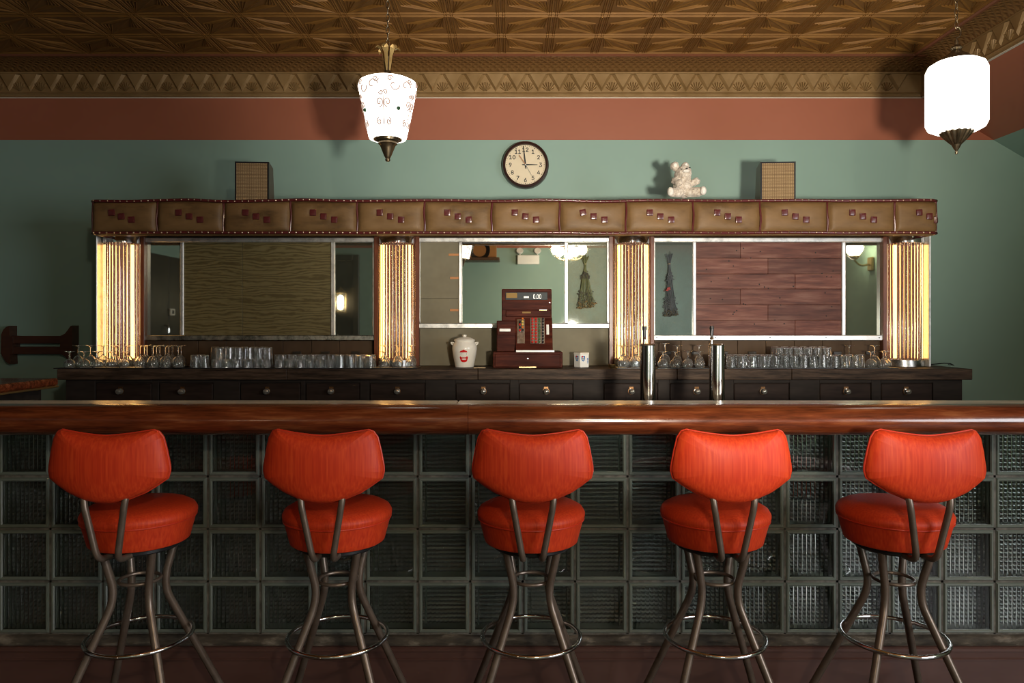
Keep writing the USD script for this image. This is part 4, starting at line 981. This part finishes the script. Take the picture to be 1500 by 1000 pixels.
def rowof(kind, a, b, D, step, row, group, jit=.5):
    """a row of glasses; row says which, and each glass is told by its place in it"""
    n_ = max(1, int((b - a) / step + .2)); nm = {'short': 'short goblet', 'tall': 'tall wine glass', 'tumbler': 'tumbler', 'facet': 'faceted tumbler', 'high': 'highball glass', 'low': 'low tumbler'}[kind]
    sh_ = 6.5 if (kind in ('tumbler', 'high') and 4.19 < D < 4.25 and a > 300) else 0.
    for i in range(n_):
        o = ORD[i] + ' upturned ' if n_ > 1 else 'upturned '
        put(kind, a + sh_ + (b - a) * (i + .5) / n_ + RNG.uniform(-jit, jit), D + RNG.uniform(-.002, .002), o + nm + (' from the left' if n_ > 1 else '') + ' in ' + row, group)
put('short', 102, 4.150, 'short upturned goblet standing first at the left end of the counter', None)
rowof('short', 114, 192, 4.150, 17.5, 'the front row at the left end', 'stemmed glasses at the left end', .2)
rowof('tall', 196, 270, 4.150, 17.5, 'the front row left of the plywood', 'stemmed glasses at the left end', .2)
rowof('tall', 106, 196, 4.222, 17.5, 'the back row before the first column', 'stemmed glasses at the left end', .2)
rowof('tall', 202, 274, 4.222, 17.5, 'the second row left of the plywood', 'stemmed glasses at the left end', .2)
rowof('tall', 205, 262, 4.294, 17.5, 'the rear row left of the plywood', 'stemmed glasses at the left end', .2)
rowof('tumbler', 278, 307, 4.150, 14.4, 'the front, beside the left goblets', 'tumblers left of centre', .2); rowof('tumbler', 282, 306, 4.215, 14.0, 'the row behind, beside the left goblets', 'tumblers left of centre', .1)
rowof('low', 309, 397, 4.142, 14.4, 'front of the left highball glasses', 'low tumblers', .2)
for D, w_ in ((4.205, 'the near row under the plywood'), (4.267, 'the far row under the plywood')): rowof('high', 308, 394, D, 14.2, w_, 'highball glasses under the plywood', .2)
rowof('low', 402, 490, 4.142, 14.4, 'the front row below the right plywood half', 'low tumblers', .2)
rowof('facet', 491, 548, 4.145, 14.2, 'the front row left of the second column', 'faceted tumblers', .1)
for D, w_ in ((4.205, 'the middle row below the right plywood half'), (4.267, 'the rear row below the right plywood half')): rowof('tumbler', 400, 545, D, 14.3, w_, 'tumblers under the plywood', .15)
rowof('short', 553, 611, 4.150, 17.5, 'the front row before the second column', 'stemmed glasses at the second column', .2); rowof('tall', 554, 612, 4.222, 17.5, 'the back row before the second column', 'stemmed glasses at the second column', .2)
rowof('tall', 903, 939, 4.150, 17.5, 'the front row before the third column', 'stemmed glasses at the third column', .2); rowof('tall', 906, 941, 4.222, 17.5, 'the back row before the third column', 'stemmed glasses at the third column', .2)
rowof('short', 962, 1034, 4.150, 17.5, 'the front row between the beer taps', 'stemmed glasses between the taps', .2)
put('wide', 974, 4.224, 'tallest upturned balloon glass, just right of the first beer tap', 'stemmed glasses between the taps')
put('tall', 992, 4.222, 'tall upturned wine glass standing beside the balloon glass', 'stemmed glasses between the taps')
put('short', 1008, 4.222, 'short upturned goblet in the back row between the beer taps', 'stemmed glasses between the taps')
put('tall', 1024, 4.222, 'tall upturned wine glass close to the left of the second beer tap', 'stemmed glasses between the taps')
put('tumbler', 1044, 4.215, 'upturned tumbler half hidden behind the second beer tap', None)
for D, w_ in ((4.145, 'the front row right of the second tap'), (4.207, 'the middle row right of the second tap'), (4.269, 'the rear row right of the second tap')): rowof('tumbler', 1062, 1126, D, 14.3, w_, 'tumblers right of the second tap', .15)
rowof('facet', 1128, 1212, 4.145, 14.2, 'front of the right highball glasses', 'faceted tumblers', .15)
for D, w_ in ((4.207, 'the near row under the planks'), (4.269, 'the far row under the planks')): rowof('high', 1128, 1212, D, 14.2, w_, 'highball glasses under the planks', .15)
for D, w_ in ((4.145, 'the front row near the right end'), (4.207, 'the back row near the right end')): rowof('tumbler', 1215, 1261, D, 14.3, w_, 'tumblers near the right end', .15)
rowof('short', 1267, 1303, 4.150, 17.5, 'the front beside the last column', 'stemmed glasses at the right end', .2)
put('tall', 1244, 4.278, 'tall upturned wine glass behind the tumblers at the right end', 'stemmed glasses at the right end')
put('tall', 1281, 4.222, 'tall upturned wine glass standing out at the right end', 'stemmed glasses at the right end')
put('short', 1297.5, 4.224, 'short upturned goblet closest to the last lit column', 'stemmed glasses at the right end')

# ================================================================== pendant lamps
def chain(x0, y0, z0, z1, par, m, link=.030):
    k = 0; z = z0
    while z < z1:
        a = np.linspace(0, 2 * PI, 14, endpoint=False)
        c_ = np.stack([.0075 * np.cos(a), np.zeros(14), link * .62 * np.sin(a)], 1)
        if k % 2: c_ = c_[:, [1, 0, 2]]
        obj('chain_link', tube(c_ + (x0, y0, z + link * .5), .0020, 6, closed=True), m, par); z += link; k += 1
def lampA(label, px, D):
    k = D / F; t = thing('pendant_lamp', label, 'pendant lamp', (X(px, D), D, 0))
    zz = lambda py: Z(py, D)
    S = [(0, 204), (27, 204), (28, 202), (33, 180), (38, 155), (42.4, 134), (43.4, 127), (42, 122), (36, 119), (20, 117), (0, 117)]
    prof = [(r * k * .985, zz(p)) for r, p in S]
    obj('glass_shade', lathe(prof, 56), M['shade'], t, 40)
    # raised scrolls on the glass
    RR = np.array([p[0] for p in prof[1:8]]); ZZ = np.array([p[1] for p in prof[1:8]])
    def on(u_, py): # u_ angle in degrees from the front, pixel row
        z = zz(py); r = np.interp(z, ZZ, RR) + .0008; a = math.radians(-90 + u_); return (r * math.cos(a), r * math.sin(a), z)
    def scroll(c0, py0, r0, turns, sg, ph):
        P = []
        for q in np.linspace(0, 1, 26):
            rr = r0 * (1 - .85 * q); a = ph + sg * q * turns * 2 * PI
            P.append(on(c0 + rr * math.cos(a) * 1.35, py0 + rr * math.sin(a)))
        return tube(P, .0026, 5)
    for c0 in (-70, 0, 70, 140, 210):
        sc = []
        for sg in (-1, 1):
            sc += [scroll(c0 + sg * 9, 160, 6.5, 1.4, sg, PI / 2), scroll(c0 + sg * 14, 128, 4.5, 1.3, -sg, 0), scroll(c0 + sg * 12, 186, 5.0, 1.4, sg, -PI / 2), scroll(c0 + sg * 22, 136, 9.0, .8, sg, 0), scroll(c0 + sg * 4.5, 147, 3.6, 1.2, sg, PI)]
        sc.append(tube([on(c0, 150 + q) for q in np.linspace(0, 40, 12)], .0018, 5))
        obj('scroll_ornament', cat(sc), M['scroll'], t)
    for c0 in (35, -55, 125, -145):
        p = on(c0, 167); s = trimesh.creation.icosphere(2, .009); obj('jewel', T(s, *p), M['jewel'], t)
    # top fitter with gilt leaves
    obj('top_cap', lathe([(r * k, zz(p)) for r, p in ((0, 118.4), (18, 118.4), (18.5, 116.5), (15, 113.5), (9, 111), (5.5, 107), (4.2, 103), (4.4, 90), (5.0, 84), (3, 80), (2, 76), (0, 75))], 32), M['bronze'], t)
    for q in range(6):
        a = math.radians(60 * q + 20)
        P = np.array([(4.5, 104), (6.0, 92), (7.5, 80), (10.5, 72), (15, 69), (18, 71.5), (18.5, 75)], float); wd = [.004, .007, .011, .016, .015, .010, .003]
        cen = np.array([(r * k * math.cos(a), r * k * math.sin(a), zz(p)) for r, p in P]); sd = np.array((-math.sin(a), math.cos(a), 0))
        Vl, Fl = [], []
        for i, (c_, w_) in enumerate(zip(cen, wd)):
            w2 = w_ * (1.0 if i % 2 else .8)
            Vl += [c_ - sd * w2, c_ + (0, 0, .004), c_ + sd * w2, c_ - (0, 0, .002)]
        for i in range(len(P) - 1):
            for u_ in range(4):
                A, B = i * 4 + u_, i * 4 + (u_ + 1) % 4; Fl += [(A, B, B + 4), (A, B + 4, A + 4)]
        lf = trimesh.Trimesh(Vl, Fl, process=False); lf.fix_normals(); obj('gilt_leaf', lf, M['gilt'], t)
    obj('hanging_loop', T(RX(ring(.010, .0024, 0, 20, 6), (1, 0, 0), 90), 0, 0, zz(72)), M['bronze'], t)
    # bottom gallery and finial
    obj('gallery', lathe([(r * k, zz(p)) for r, p in ((0, 205), (20.5, 205), (21, 203), (20, 200), (17, 199.5), (0, 199.5))], 40), M['bronze'], t)
    for q in range(16):
        a = q * PI / 8; s = trimesh.creation.icosphere(1, 2.4 * k); obj('gallery_bead', T(s, 19.8 * k * math.cos(a), 19.8 * k * math.sin(a), zz(201.5)), M['gilt'], t)
    obj('finial', lathe([(r * k, zz(p)) for r, p in ((0, 237), (3.2, 236), (3.8, 234), (3.0, 232), (5, 229), (9.5, 218), (11.5, 213), (13.8, 211), (13.5, 208.5), (17, 206.5), (17.5, 204.5), (0, 204.5))], 32), M['bronze'], t)
    chain(0, 0, zz(68), CZ - .012, t, M['bronze'])
    obj('ceiling_cup', lathe([(0, CZ - .028), (.02, CZ - .026), (.045, CZ - .010), (.05, CZ - .0085), (0, CZ - .0085)], 24), M['bronze'], t)
    return t
def lampB(label, px, D):
    k = D / F; t = thing('barrel_pendant_lamp', label, 'pendant lamp', (X(px, D), D, 0)); zz = lambda py: Z(py, D); s_ = .91
    obj('glass_shade', lathe([(r * k * s_, zz(p)) for r, p in ((0, 194), (20, 194), (32, 192.5), (41, 188), (44.6, 181), (45, 172), (45, 112), (44.4, 103), (41, 96), (33, 91.5), (20, 90), (0, 90))], 56), M['shade'], t, 40)
    def fluted(prof, n_, amp):
        m = lathe(prof, n_ * 6); v = np.array(m.vertices); a = np.arctan2(v[:, 1], v[:, 0]); r = np.hypot(v[:, 0], v[:, 1]); f_ = 1 + amp * np.cos(a * n_) * np.clip(r / (12 * k), 0, 1)
        v[:, 0] *= f_; v[:, 1] *= f_; m.vertices = v; return m
    obj('top_cap', fluted([(r * k, zz(p)) for r, p in ((0, 92), (21, 92), (21.5, 90), (18, 85), (14, 81), (8, 77), (5.5, 73), (7.5, 70.5), (6, 68), (3, 66), (2.5, 60), (0, 60))], 14, .07), M['bronze'], t, 50)
    obj('hanging_hook', tube([(0, 0, zz(62)), (0, 0, zz(56)), (5.5 * k, 0, zz(52)), (6.5 * k, 0, zz(46)), (4 * k, 0, zz(40.5)), (0, 0, zz(40))], .0035, 8), M['bronze'], t)
    obj('bottom_cup', fluted([(r * k, zz(p)) for r, p in ((0, 213), (5, 213), (9, 209), (15, 202), (20.5, 195), (22, 190.5), (20.5, 189), (0, 189))], 16, .07), M['bronze'], t, 50)
    for q in range(18):
        a = q * PI / 9; s = trimesh.creation.icosphere(1, 1.7 * k); obj('cup_bead', T(s, 21.5 * k * math.cos(a), 21.5 * k * math.sin(a), zz(190.5)), M['gilt'], t)
    obj('finial', lathe([(r * k, zz(p)) for r, p in ((0, 226), (1.8, 225), (2.2, 222.5), (1.5, 221), (3.5, 218), (5.5, 214), (6.5, 212), (0, 211))], 24), M['bronze'], t)
    chain(0, 0, zz(41), CZ - .012, t, M['bronze'])
    obj('ceiling_cup', lathe([(0, CZ - .028), (.02, CZ - .026), (.045, CZ - .010), (.05, CZ - .0085), (0, CZ - .0085)], 24), M['bronze'], t)
    return t
la = lampA('tapered white glass pendant lamp with gilt leaves hanging left of the clock', 568, 3.40)
lampB('barrel shaped white glass pendant lamp hanging at the right edge', 1401, 3.40)
dup(la, (-.64, -.55, -.0), 0, 'tapered white glass pendant lamp behind the viewer, seen in the middle mirror')

# ================================================================== things seen in the mirrors
em_ = thing('emergency_light', 'white emergency light box with two round heads on the front wall, seen in the mirror', 'emergency light')
DV2 = 12.0
ex, ez = X(774, DV2), Z(380.5, DV2)
obj('light_box', box(ex - .18, ex + .18, WF + .001, WF + .09, ez - .075, ez + .075, .006), M['white'], em_)
for sx in (-.14, .15):
    hd = RX(lathe([(0, 0), (.035, 0), (.05, .02), (.056, .05), (.05, .055), (0, .05)], 24), (1, 0, 0), -62); obj('lamp_head', T(hd, ex + sx, WF + .05, ez + .125), M['white'], em_)
    obj('head_stem', T(lathe([(0, 0), (.012, 0), (.012, .06), (0, .06)], 12), ex + sx, WF + .045, ez + .07), M['white'], em_)
sp = thing('wooden_speaker_cabinet', 'orange brown wooden speaker cabinet on a wall shelf, seen in the middle mirror', 'loudspeaker')
xs0, xs1 = X(686, 11.7), X(727, 11.7); zs = Z(377, 11.7)
obj('cabinet', box(xs0, xs1, WF + .002, WF + .32, zs, 3.10, .006), plain('pine_cabinet', (.30, .13, .035), .4), sp)
obj('shelf', box(xs0 - .05, xs1 + .05, WF + .002, WF + .40, zs - .05, zs, .006), M['case'], sp)
for k in (0,):
    cone = lathe([(0, -.03), (.05, -.03), (.12, -.005), (.145, .006), (.165, .008), (.17, .0), (.17, -.04), (0, -.04)], 32)
    v = np.array(cone.vertices); cone.vertices = np.stack([v[:, 0], v[:, 2], v[:, 1]], 1); cone.fix_normals()
    obj('cone', T(cone, X(702, 11.6), WF + .33, Z(365, 11.6)), M['black'], sp)
chd = thing('chandelier', 'brass chandelier with five lit glass globes, seen in the middle mirror', 'chandelier', (X(833, 9.9), -1.0, 0))
cz = Z(372, 9.9)
obj('stem', lathe([(0, cz - .10), (.015, cz - .09), (.03, cz - .05), (.012, cz), (.012, CZ - .0), (0, CZ)], 20), M['brass'], chd)
for q in range(5):
    a = q * 2 * PI / 5 + .3; c_, s_ = math.cos(a), math.sin(a)
    ar = obj('arm', tube(arc_path([(0, 0, cz - .05), (.10 * c_, .10 * s_, cz - .09), (.19 * c_, .19 * s_, cz - .05), (.19 * c_, .19 * s_, cz - .02)], .05), .007, 8), M['brass'], chd)
    obj('glass_globe', T(lathe([(0, -.035), (.03, -.03), (.055, .005), (.062, .04), (.05, .07), (.055, .085), (0, .08)], 20), .19 * c_, .19 * s_, cz + .02), M['bulb'], ar)
sc_ = thing('wall_sconce', 'brass wall lamp with a lit scalloped glass shade, seen in the right hand mirror', 'wall lamp', (3.44, 1.58, 2.10))
obj('sconce_arm', tube(arc_path([(.18, 0, -.10), (.06, 0, -.12), (0, 0, -.06), (0, 0, -.02)], .04), .01, 8), M['brass'], sc_)
obj('sconce_cup', lathe([(0, -.06), (.03, -.05), (.06, -.02), (.05, -.015), (0, -.02)], 24), M['brass'], sc_)
obj('sconce_plate', box(.15, .18, -.05, .05, -.17, -.03, .01), M['brass'], sc_)
m = lathe([(0, -.02), (.04, -.015), (.07, .02), (.085, .06), (.07, .085), (0, .08)], 48); v = np.array(m.vertices); a = np.arctan2(v[:, 1], v[:, 0]); v[:, :2] *= (1 + .06 * np.cos(8 * a))[:, None]; m.vertices = v
obj('glass_shade', m, M['bulb'], sc_, 40)
ln = thing('wall_lantern', 'brass wall lantern glowing beside the dark door, seen in the left mirror', 'lantern', (X(499, 11.9), WF + .16, Z(443, 11.9)))
obj('lantern_frame', cat([box(-.08, .08, -.08, .08, .15, .17, .004), box(-.08, .08, -.08, .08, -.17, -.15, .004), lathe([(.0, .26), (.09, .17), (0, .17)][::-1], 4)] + [box(sx * .07 - .006, sx * .07 + .006, sy * .07 - .006, sy * .07 + .006, -.15, .15) for sx in (-1, 1) for sy in (-1, 1)]), M['brass'], ln)
obj('lantern_bulb', lathe([(0, -.12), (.04, -.10), (.05, 0), (.04, .10), (0, .12)], 20), M['bulb'], ln)
obj('lantern_arm', box(-.02, .02, -.16, -.06, -.02, .02, .004), M['brass'], ln)
th = thing('thermostat', 'cream wall thermostat on the dark panelling, seen in the far left mirror', 'thermostat', (WL + .012, -.47, 1.556))
obj('thermostat_body', box(0, .028, -.065, .065, -.045, .045, .008), M['stone'], th)
obj('thermostat_screen', box(.028, .030, -.03, .025, -.022, .022), M['reg_dark'], th)
hk = thing('door_pull', 'small curved chrome pull on the dark panelling below the thermostat', 'handle', (WL + .012, -.30, 1.32))
obj('pull_bow', tube(arc_path([(0, 0, -.07), (.05, 0, -.05), (.05, 0, .05), (0, 0, .07)], .04), .012, 10), M['chrome'], hk)
# stand placed out of view around the unseen_key_light at the top of the script, and the panes of the unseen window
fp = thing('floor_lamp', 'unseen black metal stand with a bowl reflector, placed around the light behind the viewer', 'light stand', (.72, 0, 0))
obj('base', T(lathe([(0, 0), (.16, 0), (.16, .012), (.03, .03), (0, .03)], 32), 0, -.17, 0), M['black'], fp)
obj('pole', T(lathe([(0, .02), (.011, .02), (.011, 1.325), (0, 1.325)], 14), 0, -.17, 0), M['black'], fp)
bowl_ = lathe([(0, 0), (.06, .004), (.12, .045), (.135, .075), (.131, .077), (.115, .050), (.058, .009), (0, .006)], 36)
v = np.array(bowl_.vertices); bowl_.vertices = np.stack([v[:, 0], v[:, 2] - .17, v[:, 1] + 1.325], 1); bowl_.fix_normals()
obj('reflector', bowl_, M['black'], fp)
for k in range(3):
    y0 = WY0 + k * (WY1 - WY0) / 3
    obj('pane', box(WR + .02, WR + .026, y0 + .02, y0 + (WY1 - WY0) / 3 - .02, WZ0, WZ1), M['pane'], w1)
    if k: obj('mullion', box(WR - .012, WR + .05, y0 - .02, y0 + .02, WZ0, WZ1, .004), M['win_frame'], w1)
